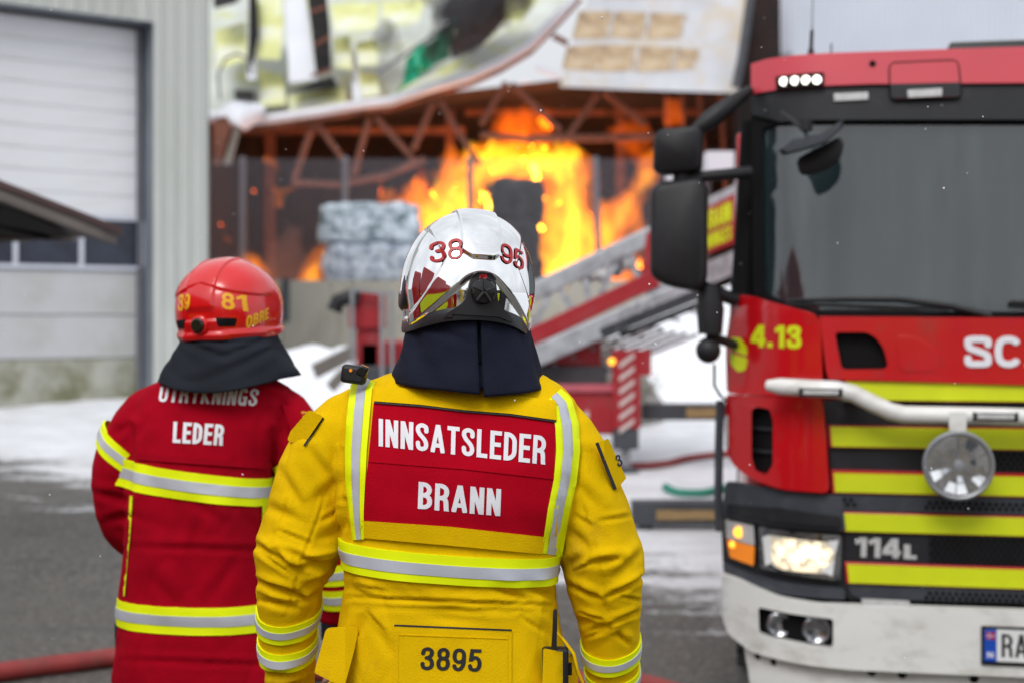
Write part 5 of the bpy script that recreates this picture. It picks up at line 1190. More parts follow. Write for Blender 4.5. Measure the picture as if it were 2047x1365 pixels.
# ============================================================ fire engine on the right
TH = R(-10)
eX, eY = .842 + .985 * 1.25, 5.75 - .1736 * 1.25
eng = thing('fire_engine', 'red and yellow striped fire engine facing the camera, 4.13 on its cab', 'fire engine', (eX, eY, 0), TH)
EW = WM[eng]; EI = EW.inverted()
def fp(px, py, d=0):
    """photo pixel -> (x, z) in the engine's own frame on the plane y = d"""
    o = EI @ CAM; r = (EI.to_3x3() @ (P(px, py, 1) - CAM)); t = (d - o.y) / r.y; q = o + r * t; return (q.x, q.z)
def Dp(x, z=1.5):
    a = abs(x); d = .025 * (a / 1.2) ** 2
    if a > .80: d += .30 * ((a - .80) / .45) ** 2.3
    if z > 1.75: d += (z - 1.75) * .10
    return d
def em(off=0): return lambda u, v, h: Vector((u, Dp(u, v) - h - off, v))
def fpo(pts, d=0): return [fp(x, y, d) for x, y in pts]
def ez(py, px=1700): return fp(px, py)[1]
def sym(pts):
    k = max(i for i in range(len(pts) - 1) if pts[i][0] > -.03 and pts[i + 1][0] > -.03)
    top, bot = pts[:k + 1], pts[k + 1:]; mir = lambda l: [(-x, z) for x, z in l[::-1]]
    top = [(min(x, -.001), z) for x, z in top]; bot = [(min(x, -.001), z) for x, z in bot]
    return top + mir(top) + mir(bot) + bot
def ep(name, pts, m, parent=None, off=0, th=.02, holes=(), step=.06, bevel=0, r=0, s=False):
    q = fpo(pts); q = sym(q) if s else q
    if r: q = rpoly(q, r)
    return plate(name, q, em(off), th, M[m], parent or eng, holes=holes, step=step, world=False, bevel=bevel)
# cab shell
def cab_ring(z, w, y0, y1, n=56, e=5):
    out = []
    for k in range(n):
        a = 2 * math.pi * k / n; c_, s_ = math.cos(a), math.sin(a)
        out.append(Vector((math.copysign(abs(c_) ** (2 / e), c_) * w, (y0 + y1) / 2 + math.copysign(abs(s_) ** (2 / e), s_) * (y1 - y0) / 2, z)))
    return out
zr = ez(100, 1520)
mb = MB(); mb.loft([cab_ring(z, w_, y0, 1.9) for z, w_, y0 in ((.62, 1.15, .12), (.9, 1.19, .10), (1.72, 1.19, .10))]); mb.obj('cab_base', M['truck_red'], eng, world=False, sharp=60)
mb = MB(); mb.loft([cab_ring(z, w_, y0, 1.9) for z, w_, y0 in ((zr - .34, 1.14, .16), (zr - .10, 1.13, .14), (zr - .03, 1.10, .19), (zr, 1.03, .30))]); mb.obj('roof', M['truck_pale_red'], eng, world=False, sharp=60)
# cab sides with door glass
for sx in (-1, 1):
    sd = MB(); sd.box((sx * 1.155, 1.75, 2.05), (.05, .34, .95)); sd.obj('cab_side', M['truck_red'], eng, world=False)
    g = MB(); g.add([(sx * 1.185, .34, 1.70), (sx * 1.185, 1.58, 1.70), (sx * 1.135, 1.58, 2.52), (sx * 1.135, .42, 2.52), (sx * 1.165, .34, 1.70), (sx * 1.165, 1.58, 1.70), (sx * 1.115, 1.58, 2.52), (sx * 1.115, .42, 2.52)], [(0, 1, 2, 3), (4, 7, 6, 5), (0, 4, 5, 1), (1, 5, 6, 2), (2, 6, 7, 3), (3, 7, 4, 0)])
    g.obj('side_window', M['side_glass'], eng, world=False, smooth=False)
    q = MB(); q.tube([(sx * 1.17, .30, 1.66), (sx * 1.12, .36, 2.55)], .055, 12); q.obj('windscreen_pillar', M['black'], eng, world=False)
    q = MB(); q.box((sx * 1.19, .33, 1.83), (.05, .08, .14)); q.obj('hinge_cover', M['rubber'], eng, world=False, bevel=.015)
# interior
mb = MB(); mb.box((0, .55, 1.66), (2.1, .6, .1)); mb.obj('dashboard', M['plastic_dark'], eng, world=False, bevel=.04)
for x in (-.55, .55):
    mb = MB(); mb.box((x, 1.35, 1.75), (.52, .16, .75)); mb.box((x, 1.35, 2.2), (.3, .12, .2)); mb.obj('seat', M['plastic_grey'], eng, world=False, bevel=.05)
mb = MB(); mb.tube([(.55 + .22 * math.cos(a), .78 - .05 * math.sin(a), 1.86 + .18 * math.sin(a)) for a in [2 * math.pi * k / 20 for k in range(21)]], .015, 8); mb.obj('steering_wheel', M['rubber'], eng, world=False)
mb = MB(); mb.box((0, 1.86, 2.1), (2.2, .04, .9)); mb.obj('rear_lining', M['plastic_grey'], eng, world=False)
# windscreen and its surround
ep('windscreen_surround', [(1500, 208), (2089, 218), (2089, 640), (1635, 637), (1620, 626), (1560, 612), (1505, 592)], 'black', off=-.035, th=.03, s=True, holes=[rpoly(sym(fpo([(1524, 240), (2089, 242), (2089, 624), (1640, 622), (1575, 606), (1528, 586)])), .03)], step=.08)
ws = ep('windscreen', [(1520, 236), (2089, 238), (2089, 630), (1640, 628), (1570, 610), (1524, 590)], 'windscreen', off=-.03, th=.006, s=True, step=.05)
# visor above
ep('visor', [(1500, 108), (1530, 103), (2089, 86), (2089, 162), (1740, 164), (1500, 172)], 'truck_pale_red', off=.0, th=.035, s=True, bevel=.012, step=.08)
ep('visor_band', [(1500, 171), (1740, 163.5), (2089, 161.5), (2089, 236), (1560, 236), (1502, 214)], 'plastic_dark', off=-.012, th=.03, s=True, bevel=.006, step=.08)
for sg in (1,):
    pan = ep('visor_hatch', [(1782, 122), (1918, 116), (1924, 190), (1784, 194)], 'truck_pale_red', off=.032, th=.004, r=.02)
    rim_ = MB(); q = rpoly(fpo([(1780, 120), (1920, 114), (1926, 192), (1782, 196)]), .03); rim_.tube([Vector((x, Dp(x, z) - .034, z)) for x, z in q + q[:1]], .0035, 6); rim_.obj('hatch_seal', M['black'], eng, world=False)
    ep('visor_hatch_lower', [(1783, 164), (1923, 161), (1923, 189), (1784, 193)], 'plastic_dark', off=.0365, th=.003)
def lens_row(pts, name='marker_light'):
    b_ = ep(name, pts, 'lamp_grey', off=.016 if pts[0][1] < 300 else 0, th=.012, bevel=.003)
    return b_
lens_row([(1668, 182), (1738, 179), (1738, 195), (1669, 198)]); ep('marker_light', [(1816, 177), (1886, 173), (1886, 190), (1817, 193)], 'lamp_grey', off=.038, th=.010, bevel=.003)
hous = ep('led_lamp', [(1551, 143), (1648, 140), (1648, 167), (1552, 170)], 'black', off=.03, th=.018, bevel=.004)
for px in (1568, 1590, 1612, 1634):
    x, z = fp(px, 155); mb = MB(); mb.disc((x, Dp(x, z) - .047, z), (0, -1, 0), [(.018, 0), (.0175, .004), (.001, .006)], 18); mb.obj('led', M['lamp_white'], hous, world=False) if False else newobj('led', [EW @ v for v in mb.v], mb.f, M['lamp_white'], hous)
x, z = fp(1747, 122); mb = MB(); mb.disc((x, Dp(x, z) - .033, z), (0, -1, 0), [(.014, 0), (.013, .006), (.001, .007)], 16); mb.obj('rubber_plug', M['black'], eng, world=False)
# things on the roof
x0, z0 = fp(1885, 90, .3); mb = MB(); mb.loft([[Vector((x, y, z)) for x, y in ((x0 + k, .20 + k), (-x0 - k, .20 + k), (-x0 - k, .62 - k), (x0 + k, .62 - k))] for z, k in ((zr + .0, 0), (zr + .045, .02), (zr + .065, .10))]); mb.obj('light_bar', M['gloss_black'], eng, world=False, smooth=False)
x0, z0 = fp(1622, 100, .35); mb = MB(); mb.tube([(x0, .4, zr - .02), (x0, .4, zr + .03), (x0, .4, zr + .05), (x0, .4, zr + .07)], [.035, .03, .015, .012], 12); mb.tube([(x0, .4, zr + .06), (x0 + .004, .4, zr + .15)], .008, 8); mb.tube([(x0 + .004, .4, zr + .15), (x0 + .02, .4, zr + .75)], .0022, 6); mb.obj('antenna', M['rubber'], eng, world=False)
x0, z0 = fp(1664, 100, .35); mb = MB(); mb.tube([(x0, .45, zr - .02), (x0, .45, zr + .10)], .0035, 6); mb.obj('antenna', M['rubber'], eng, world=False)
# red corner panel, lid
ep('corner_panel', [(1462, 588), (1500, 590), (1540, 603), (1600, 620), (1628, 627), (1640, 645), (1645, 780), (1640, 792), (1449, 792), (1447, 690)], 'truck_red', off=0, th=.035, r=[.02, .03, .03, .05, .05, .05, .02, .01, .02, .04], bevel=.012)
hole = rpoly(fpo([(1668, 664), (1738, 664), (1764, 690), (1776, 737), (1682, 738)]), [.02, .04, .04, .03, .02])
lid = plate('bonnet_lid', sym(fpo([(1637, 633), (2089, 636), (2089, 770), (1656, 757), (1651, 740)])), em(0), .035, M['truck_red'], eng, holes=[hole, [(-x, z) for x, z in hole[::-1]]], step=.06, world=False, bevel=.010)
ep('lid_pressing', [(1790, 668), (1840, 676), (1870, 706), (1872, 742), (1796, 742)], 'truck_red', off=.030, th=.009, r=.03, bevel=.004)
ep('intake_grille', [(1660, 655), (1785, 655), (1785, 745), (1665, 745)], 'black', off=-.03, th=.02)
tx = fp(1925, 704)[0]; z_a, z_b = ez(733, 1925), ez(671, 1925)
text('lettering', 'SCANIA', [(tx, z_a), (-tx, z_a), (-tx, z_b), (tx, z_b)], em(.0355), .006, M['white_print'], eng, W=0.80, t=0.21, step=.05, world=False)
text('lettering', '4.13', fpo([(1500, 694), (1602, 697), (1602, 651), (1502, 650)]), em(.0355), .002, M['truck_yellow'], eng, W=0.62, t=0.22, step=.05, world=False)
for pts in ([(1456, 676), (1478, 676), (1492, 696), (1493, 714), (1458, 702)], [(1456, 708), (1494, 718), (1490, 742), (1474, 748), (1457, 730)]): ep('yellow_mark', pts, 'truck_yellow', off=.0355, th=.002, r=.012)
# lower red corner with its air slot
slot = rpoly(fpo([(1502, 822), (1512, 815), (1538, 818), (1545, 840), (1545, 930), (1532, 952), (1510, 945), (1502, 920)]), .012)
plate('corner_deflector', rpoly(fpo([(1449, 794), (1643, 794), (1650, 860), (1657, 982), (1560, 978), (1500, 962), (1456, 935), (1444, 880), (1447, 810)]), [.01, .02, .02, .03, .04, .06, .06, .06, .03]), em(0), .06, M['truck_red'], eng, holes=[slot], step=.05, world=False, bevel=.014)
ep('air_slot', [(1495, 808), (1550, 808), (1550, 960), (1495, 960)], 'black', off=-.01, th=.02)
for py in (860, 906): ep('slot_bar', [(1500, py - 3), (1547, py - 3), (1547, py + 3), (1500, py + 3)], 'plastic_dark', off=.01, th=.02)
ep('side_marker', [(1446, 838), (1453, 838), (1453, 905), (1446, 903)], 'lamp_grey', off=.055, th=.014)
# mirror copies on the far side of the cab
for nm in ('corner_panel', 'corner_deflector'):
    s_o = bpy.data.objects[nm]; c_ = s_o.copy(); c_.data = s_o.data.copy(); COL.objects.link(c_); c_.location.x = -s_o.location.x
    c_.data.transform(Matrix.Scale(-1, 4, (1, 0, 0))); c_.data.flip_normals()
# grille: dark carrier, slats with yellow tape
ep('grille_carrier', [(1646, 800), (2089, 806), (2089, 1210), (1700, 1200), (1690, 1190)], 'plastic_dark', off=-.035, th=.03, s=True)
def slat(l0, y0, l1, y1, red=4):
    zt, zb = ez(y0, l0), ez(y1, l1); xl0, xl1 = fp(l0, y0)[0], fp(l1, y1)[0]
    q = [(xl0, zt), (-xl0, zt), (-xl1, zb), (xl1, zb)]
    plate('grille_slat', q, em(-.004), .022, M['truck_red'], eng, step=.1, world=False, bevel=.004)
    k = red / 500 * 1.0; plate('yellow_tape', [(xl0 + .01, zt - k), (-xl0 - .01, zt - k), (-xl1 - .01, zb + .004), (xl1 + .01, zb + .004)], em(.0185), .002, M['truck_yellow'], eng, step=.1, world=False)
slat(1685, 759, 1700, 800, 2.5); slat(1655, 849, 1658, 893, 2.5); slat(1661, 938, 1664, 984, 6); slat(1681, 1022, 1686, 1062, 2.5); slat(1688, 1122, 1692, 1165, 4)
ep('grille_panel', [(1664, 985), (2089, 990), (2089, 1028), (1676, 1020)], 'plastic_grey', off=-.012, th=.02, s=True)
ep('grille_panel', [(1690, 1066), (1855, 1070), (1855, 1126), (1690, 1120)], 'plastic_dark', off=-.012, th=.016)
ep('grille_panel', [(1694, 1168), (2089, 1178), (2089, 1204), (1720, 1196), (1702, 1188)], 'plastic_grey', off=-.012, th=.018, s=True)
def honey(x0, x1, y0, y1, r=.0092):
    mb = MB(); xa, xb = fp(x0, y0)[0], fp(x1, y0)[0]; za, zb = ez(y1, x0), ez(y0, x0); j = 0; z = za + r
    while z < zb - r * .5:
        x = xa + (.0125 if j % 2 else 0)
        while x < xb:
            y = Dp(x, z) - .0095; mb.add([(x, y, z)] + [(x + r * math.cos(math.pi / 3 * k), y, z + r * math.sin(math.pi / 3 * k)) for k in range(6)], [(0, k + 1, (k + 1) % 6 + 1) for k in range(6)]); x += .025
        z += .0185; j += 1
    return mb
for a in ((1852, 2086, 994, 1018), (1682, 1708, 988, 1012)):
    mb = honey(*a); o = mb.obj('mesh_openings', M['black'], eng, world=False, smooth=False, recalc=False); o['kind'] = 'stuff'
for a in ((1852, 2086, 1174, 1198),):
    mb = honey(*a); mb.v = [v + Vector((0, .0, 0)) for v in mb.v]; o = mb.obj('mesh_openings', M['black'], eng, world=False, smooth=False, recalc=False); o['kind'] = 'stuff'
ep('mesh_panel', [(1857, 1072), (2089, 1075), (2089, 1132), (1857, 1128)], 'plastic_grey', off=-.03, th=.02)
mb = honey(1862, 2086, 1074, 1128); o = mb.obj('mesh_openings', M['black'], eng, world=False, smooth=False, recalc=False); o['kind'] = 'stuff'
ep('mesh_panel', [(1976, 898), (2089, 899), (2089, 944), (1976, 942)], 'plastic_dark', off=-.03, th=.02)
mb = honey(1980, 2086, 900, 940); o = mb.obj('mesh_openings', M['black'], eng, world=False, smooth=False, recalc=False); o['kind'] = 'stuff'
text('lettering', '114', fpo([(1708, 1112), (1800, 1115), (1800, 1076), (1710, 1073)]), em(.005), .006, M['lamp_grey'], eng, W=0.75, t=0.24, step=.05, world=False)
text('lettering', 'L', fpo([(1806, 1116), (1832, 1117), (1832, 1088), (1807, 1087)]), em(.005), .006, M['lamp_grey'], eng, W=0.6, t=0.26, step=.05, world=False)
# corner below the deflector, lights
ep('wing_panel', [(1448, 978), (1470, 975), (1660, 988), (1683, 990), (1690, 1060), (1440, 1050), (1444, 1000)], 'plastic_grey', off=-.01, th=.04, r=.015, bevel=.008)
ep('wing_step', [(1450, 1022), (1560, 1016), (1680, 1030), (1682, 1050), (1450, 1040)], 'plastic_dark', off=.03, th=.02, r=.01, bevel=.006)
ep('lamp_bezel', [(1436, 1045), (1684, 1058), (1690, 1195), (1560, 1188), (1440, 1150)], 'plastic_dark', off=-.03, th=.02)
ind = ep('turn_signal', [(1446, 1058), (1506, 1060), (1508, 1100), (1448, 1096)], 'lamp_grey', off=.0, th=.02, r=.006, bevel=.004)
ep('turn_signal', [(1449, 1098), (1508, 1102), (1506, 1142), (1456, 1134)], 'amber', off=.0, th=.02, r=.006, bevel=.004)
def lamp_disc(name, px, py, rpx, m, y0, parent=eng, prof=None):
    x, z = fp(px, py); r_ = rpx / 505; mb = MB(); mb.disc((x, Dp(x, z) - y0, z), (0, -1, 0), prof(r_) if prof else [(r_, 0), (r_ * .9, .008), (.001, .012)], 28)
    return newobj(name, [EW @ v for v in mb.v], mb.f, M[m], parent)
hl = ep('headlight', [(1516, 1060), (1682, 1070), (1680, 1160), (1520, 1145)], 'lens', off=-.005, th=.02, r=.012, bevel=.004)
plate('lit_reflector', rpoly(fpo([(1534, 1074), (1672, 1084), (1664, 1146), (1560, 1142), (1536, 1130)]), .02), em(.016), .003, M['head_glow'], eng, step=.02, world=False)
for q in ([(1524, 1080), (1540, 1074), (1544, 1130), (1530, 1138)], [(1655, 1080), (1676, 1078), (1668, 1110)], [(1640, 1140), (1668, 1118), (1664, 1150)]): plate('lens_glint', fpo(q), em(.020), .003, M['plate_white'], eng, step=0, world=False)  # white patches paint glare onto the headlight
lamp_disc('bulb', 1476, 1078, 12, 'amber_lit', .022, ind); lamp_disc('bulb', 1462, 1106, 7, 'amber_lit', .022, ind)
ep('lamp_trim', [(1440, 1150), (1560, 1168), (1688, 1176), (1690, 1196), (1560, 1190), (1444, 1170)], 'plastic_grey', off=-.01, th=.04, r=.01, bevel=.006)
# bumper
fog = rpoly(fpo([(1516, 1218), (1664, 1229), (1664, 1288), (1518, 1272)]), .015)
plate('bumper', rpoly(sym(fpo([(1440, 1168), (1480, 1172), (1560, 1194), (1640, 1202), (1760, 1204), (2089, 1214), (2089, 1345), (1700, 1330), (1500, 1312), (1452, 1288), (1438, 1250)])), .02), em(.02), .06, M['truck_white'], eng, holes=[fog, [(-x, z) for x, z in fog[::-1]]], step=.06, world=False, bevel=.02)
ep('lower_apron', [(1486, 1314), (1700, 1332), (2089, 1348), (2089, 1400), (1500, 1390)], 'truck_white', off=-.02, th=.05, s=True, bevel=.01)
for px, py in ((1517, 1321), (1549, 1327), (1742, 1339), (1802, 1343), (1945, 1352)): lamp_disc('drain_hole', px, py, 9, 'black', .031, eng, lambda r: [(r, 0), (r * .8, .002), (.001, .002)])
fl_ = ep('fog_lamp', [(1512, 1214), (1668, 1226), (1668, 1292), (1514, 1276)], 'black', off=.02, th=.02)
for px, r_ in ((1558, 26), (1631, 28)):
    lamp_disc('reflector', px, 1255 if px > 1600 else 1250, r_, 'lens', .042, fl_, lambda r: [(r, 0), (r * 1.0, .012), (r * .86, .016), (r * .5, .004), (.001, .002)])
ep('mount_plate', [(1720, 1191), (1815, 1195), (1815, 1206), (1722, 1203)], 'lamp_grey', off=.05, th=.02)
# number plate
xa = fp(1957, 1280)[0]; zt, zb = ez(1243, 1957), ez(1311, 1957)
ep_ = lambda n_, q, m, off, th, par=eng, bevel=0: plate(n_, q, em(off), th, M[m], par, step=.1, world=False, bevel=bevel)
ep_('plate_holder', [(xa - .004, zt + .004), (-xa + .004, zt + .004), (-xa + .004, zb - .012), (xa - .004, zb - .012)], 'black', .078, .012, bevel=.003)
ep_('number_plate', [(xa + .006, zt - .006), (-xa - .006, zt - .006), (-xa - .006, zb + .004), (xa + .006, zb + .004)], 'plate_white', .0905, .002)
ep_('blue_field', [(xa + .006, zt - .006), (xa + .052, zt - .006), (xa + .052, zb + .004), (xa + .006, zb + .004)], 'blue_plate', .093, .001)
ep_('flag_field', [(xa + .013, zt - .018), (xa + .046, zt - .018), (xa + .046, zt - .044), (xa + .013, zt - .044)], 'truck_red', .0945, .0008)
for q in ([(xa + .013, zt - .0285), (xa + .046, zt - .0285), (xa + .046, zt - .0335), (xa + .013, zt - .0335)], [(xa + .022, zt - .018), (xa + .027, zt - .018), (xa + .027, zt - .044), (xa + .022, zt - .044)]): ep_('flag_cross', q, 'white_print', .0955, .0006)
for q in ([(xa + .013, zt - .030), (xa + .046, zt - .030), (xa + .046, zt - .032), (xa + .013, zt - .032)], [(xa + .0235, zt - .018), (xa + .0255, zt - .018), (xa + .0255, zt - .044), (xa + .0235, zt - .044)]): ep_('flag_cross', q, 'blue_plate', .0963, .0006)
text('lettering', 'N', [(xa + .017, zb + .018), (xa + .040, zb + .018), (xa + .040, zb + .040), (xa + .017, zb + .040)], em(.0945), .0008, M['white_print'], eng, W=0.6, t=0.16, step=0, world=False)
text('lettering', 'RA', [(xa + .070, zb + .022), (xa + .165, zb + .022), (xa + .165, zt - .022), (xa + .070, zt - .022)], em(.0925), .001, M['black_print'], eng, W=0.42, t=0.13, step=0, world=False)
# white tube across the front with lamp
fwd = -.13
def tp_(px, py, d=fwd):
    x, z = fp(px, py, d); return Vector((x, d + Dp(x) * .6, z))
half = [tp_(1534, 771), tp_(1560, 773), tp_(1620, 776), tp_(1672, 778), tp_(1705, 786), tp_(1745, 806), tp_(1780, 822), tp_(1808, 828), tp_(1850, 829), tp_(1960, 831), tp_(2080, 834)]
zc_ = half[-1].z; bar_ = MB(); bar_.tube(half + [Vector((-p.x, p.y, p.z)) for p in half[::-1]], [.022] + [.034] * (2 * len(half) - 2) + [.022], 18)
bo = bar_.obj('front_bar', M['truck_white'], eng, world=False, sharp=70)
for px in (1640, 1987):
    q = tp_(px, 783 if px < 1700 else 831); mb = MB(); mb.box(q + Vector((0, -.030, 0)), (.165, .02, .028)); o = newobj('bar_light', [EW @ v for v in mb.v], mb.f, M['black'], bo, bevel=.003)
    mb = MB(); mb.box(q + Vector((0, -.041, 0)), (.135, .006, .017)); newobj('bar_light_lens', [EW @ v for v in mb.v], mb.f, M['lamp_grey'], bo, bevel=.002)
    for s_ in (-.078, .078):
        mb = MB(); mb.box(q + Vector((s_, -.028, 0)), (.008, .03, .034)); newobj('bar_light_clip', [EW @ v for v in mb.v], mb.f, M['rubber'], bo)
for px in (1700, 1912):
    q = tp_(px, 830 if px > 1800 else 790); mb = MB(); mb.box(q + Vector((0, .10, 0)), (.05, .16, .05)); mb.obj('bar_bracket', M['truck_white'], eng, world=False)
q = tp_(1912, 840); mb = MB(); mb.box(q + Vector((0, -.036, -.0)), (.065, .006, .075)); mb.box(q + Vector((0, -.02, -.05)), (.06, .05, .012)); mb.obj('lamp_bracket', M['truck_white'], eng, world=False, bevel=.002)
lc = tp_(1915, 929, -.16); lamp = newobj('spotlight', *(lambda m_: ([EW @ v for v in m_.v], m_.f))(MB().disc(lc, (0, -1, 0), [(.05, -.10), (.10, -.05), (.128, 0), (.130, .018), (.118, .024), (.116, .012), (.100, -.022), (.07, -.055), (.001, -.085)][:], 44)), M['gloss_black'], eng, sharp=45)
mb = MB(); mb.disc(lc, (0, -1, 0), [(.132, .004), (.133, .018), (.124, .027), (.116, .022), (.116, .012), (.128, .004)], 44); newobj('spotlight_rim', [EW @ v for v in mb.v], mb.f, M['steel'], lamp)
mb = MB(); mb.disc(lc, (0, -1, 0), [(.115, .014), (.098, -.012), (.07, -.038), (.035, -.055), (.012, -.058), (.012, -.035), (.001, -.034)], 44); newobj('spotlight_reflector', [EW @ v for v in mb.v], mb.f, M['mirror_bowl'], lamp)
mb = MB()
for a in (90, 210, 330): mb.beam(lc + Vector((0, -.022, 0)), lc + Vector((.112 * math.cos(R(a)), -.022, .112 * math.sin(R(a)))), .0028, .004, up=(0, 1, 0))
mb.disc(lc + Vector((0, -.018, 0)), (0, -1, 0), [(.02, 0), (.018, .008), (.001, .01)], 16); newobj('spotlight_spider', [EW @ v for v in mb.v], mb.f, M['steel'], lamp)
mb = MB(); mb.disc(lc, (0, -1, 0), [(.117, .024), (.09, .031), (.05, .035), (.001, .036)], 44); newobj('spotlight_glass', [EW @ v for v in mb.v], mb.f, M['clear_glass'], lamp)
rl = random.Random(4)
for k in range(15):
    a0_, a1_ = R(24 * k + 1), R(24 * k + 23); tx_, tz_ = rl.uniform(-.035, .035), rl.uniform(-.03, .045)
    for r0, r1, m_ in ((.028, .066, 'mirror_bowl'), (.070, .110, 'chrome')):
        q = [lc + Vector((r_ * math.cos(a_), -.016 + (.11 - r_) * .10 + tx_ * math.cos(a_) * r_ * 4 + tz_ * math.sin(a_) * r_ * 4, r_ * math.sin(a_))) for r_, a_ in ((r0, a0_), (r1, a0_), (r1, a1_), (r0, a1_))]
        mb = MB(); mb.add(q, [(0, 1, 2, 3)]); newobj('reflector_facet', [EW @ v for v in mb.v], mb.f, M['plastic_grey'] if (k * 7 + (r0 > .05)) % 5 == 0 else M[m_], lamp, smooth=False)
for a in ():
    mb = MB(); d_ = Vector((math.cos(R(a)), 0, math.sin(R(a)))); t_ = Vector((-d_.z, 0, d_.x)); y_ = Vector((0, -.020, 0))
    mb.add([lc + y_ + d_ * .07 - t_ * .010, lc + y_ + d_ * .104 - t_ * .020, lc + y_ + d_ * .104 + t_ * .020, lc + y_ + d_ * .07 + t_ * .014], [(0, 1, 2, 3)]); newobj('reflector_facet', [EW @ v for v in mb.v], mb.f, M['lamp_grey'] if a in (130, 30, 290, 240) else M['lens'], lamp, smooth=False)
# wipers
for pts in ([(1980, 632), (1900, 612), (1800, 598), (1690, 597), (1572, 600)], [(2230, 640), (2150, 618), (2060, 606), (2020, 604)]):
    mb = MB(); v_ = []
    for px, py in pts: x, z = fp(px, py); v_.append(Vector((x, Dp(x, z) - .02, z)))
    mb.tube(v_, [.014, .011, .009, .008, .004][:len(v_)], 8); mb.beam(v_[1] + Vector((0, .006, -.012)), v_[-1] + Vector((0, .006, -.014)), .008, .012); mb.obj('wiper', M['rubber'], eng, world=False)
# mirrors on the left
def E(px, py, d): x, z = fp(px, py, d); return Vector((x, d, z))
def rbox(name, pts, d0, d1, m, rr=.04, parent=eng, k=.88):
    q0 = rpoly(fpo(pts, d0), rr, 6); cx_ = sum(p[0] for p in q0) / len(q0); cz_ = sum(p[1] for p in q0) / len(q0); mb = MB(); rg = []
    for t, s_ in ((0, k), (.08, .96), (.3, 1), (.8, 1), (.95, .97), (1, .9)):
        rg.append([Vector((cx_ + (x - cx_) * s_, d0 + (d1 - d0) * t, cz_ + (z - cz_) * s_)) for x, z in q0])
    mb.loft(rg); return mb.obj(name, m if not isinstance(m, str) else M[m], parent, world=False, sharp=60)
rbox('main_mirror', [(1300, 366), (1398, 350), (1414, 372), (1412, 560), (1396, 584), (1330, 572), (1297, 552)], .02, .17, 'rubber', .05)
rbox('wide_mirror', [(1306, 272), (1318, 256), (1396, 250), (1405, 262), (1402, 334), (1392, 342), (1318, 348), (1303, 338)], .02, .16, 'rubber', .03)
mb = MB(); mb.tube([E(1362, 340, .09), E(1362, 372, .09)], .035, 12); mb.tube([E(1368, 358, .09), E(1420, 352, .09), E(1500, 345, .16)], [.022, .024, .026], 12); mb.obj('mirror_arm', M['rubber'], eng, world=False)
mb = MB(); mb.tube([E(1388, 262, .10), E(1420, 240, .10), E(1460, 208, .14), E(1500, 180, .2)], [.024, .042, .034, .020], 12); mb.obj('mirror_arm', M['rubber'], eng, world=False)
mb = MB(); mb.tube([E(1418, 572, .12), E(1420, 620, .12), E(1420, 668, .12)], [.044, .058, .050], 14); mb.tube([E(1406, 575, .12), E(1470, 600, .2)], .03, 10); mb.obj('mirror_foot', M['rubber'], eng, world=False)
mb = MB(); mb.ell(E(1416, 700, .12), (.052, .05, .054), 18, 12); mb.tube([E(1416, 670, .12), E(1470, 690, .2)], .02, 8); mb.obj('corner_camera', M['rubber'], eng, world=False)
mb = MB(); mb.tube([E(1428, 728, .16), E(1428, 770, .17), E(1440, 790, .2), E(1452, 800, .22)], .006, 8); mb.obj('cable', M['rubber'], eng, world=False)
mb = MB(); mb.tube([E(1440, 800, .25), E(1437, 900, .25), E(1436, 1000, .25), E(1438, 1060, .26)], .018, 8); mb.obj('wheel_arch_edge', M['plastic_grey'], eng, world=False)
# kerb mirror above the windscreen
mb = MB(); mb.tube([E(1562, 226, -.02), E(1590, 246, -.12), E(1612, 262, -.18)], .010, 8); mb.tube([E(1612, 240, -.18), E(1612, 262, -.18)], .024, 12); mb.obj('kerb_mirror_arm', M['rubber'], eng, world=False)
q = [E(x, y, -.18) for x, y in ((1556, 300), (1580, 280), (1640, 268), (1684, 240), (1682, 256), (1650, 284), (1600, 300), (1566, 308))]
mb = MB(); cq = sum(q, Vector()) / 8; mb.loft([[p + Vector((0, .06, .0)) for p in q], q, [p + Vector((0, -.10, -.012)) for p in q], [cq + (p - cq) * .9 + Vector((0, -.13, -.014)) for p in q]]); mb.obj('kerb_mirror_shell', M['plastic_grey'], eng, world=False, sharp=60)
rbox('kerb_mirror', [(1590, 318), (1640, 292), (1680, 272), (1688, 290), (1680, 320), (1650, 342), (1600, 352)], -.14, -.10, 'rubber', .03)
# wheels
def wheel(x, y, sx):
    mb = MB(); R_ = .50; mb.disc((x, y, R_), (sx, 0, 0), [(.30, -.28), (.44, -.29), (.495, -.25), (.50, -.2), (.50, -.08), (.495, -.03), (.45, 0), (.30, -.01), (.29, -.03)], 44)
    wh = mb.obj('wheel', M['tyre'], eng, world=False, sharp=50)
    for k in range(40):
        a = 2 * math.pi * k / 40; mb = MB(); rt = Matrix.Rotation(a, 3, 'X'); mb.box(Vector((x - sx * (.05 if k % 2 else .22), y, R_)) + rt @ Vector((0, 0, .505)), (.11, .045, .045), rt); newobj('tread_block', [EW @ v for v in mb.v], mb.f, M['tyre'], wh, smooth=False)
    mb = MB(); mb.disc((x, y, R_), (sx, 0, 0), [(.29, -.03), (.28, -.05), (.18, -.02), (.12, -.02), (.12, .02), (.001, .03)], 36); newobj('rim', [EW @ v for v in mb.v], mb.f, M['steel'], wh)
for y in (1.45, 5.2):
    for sx in (-1, 1): wheel(sx * 1.20, y, sx)
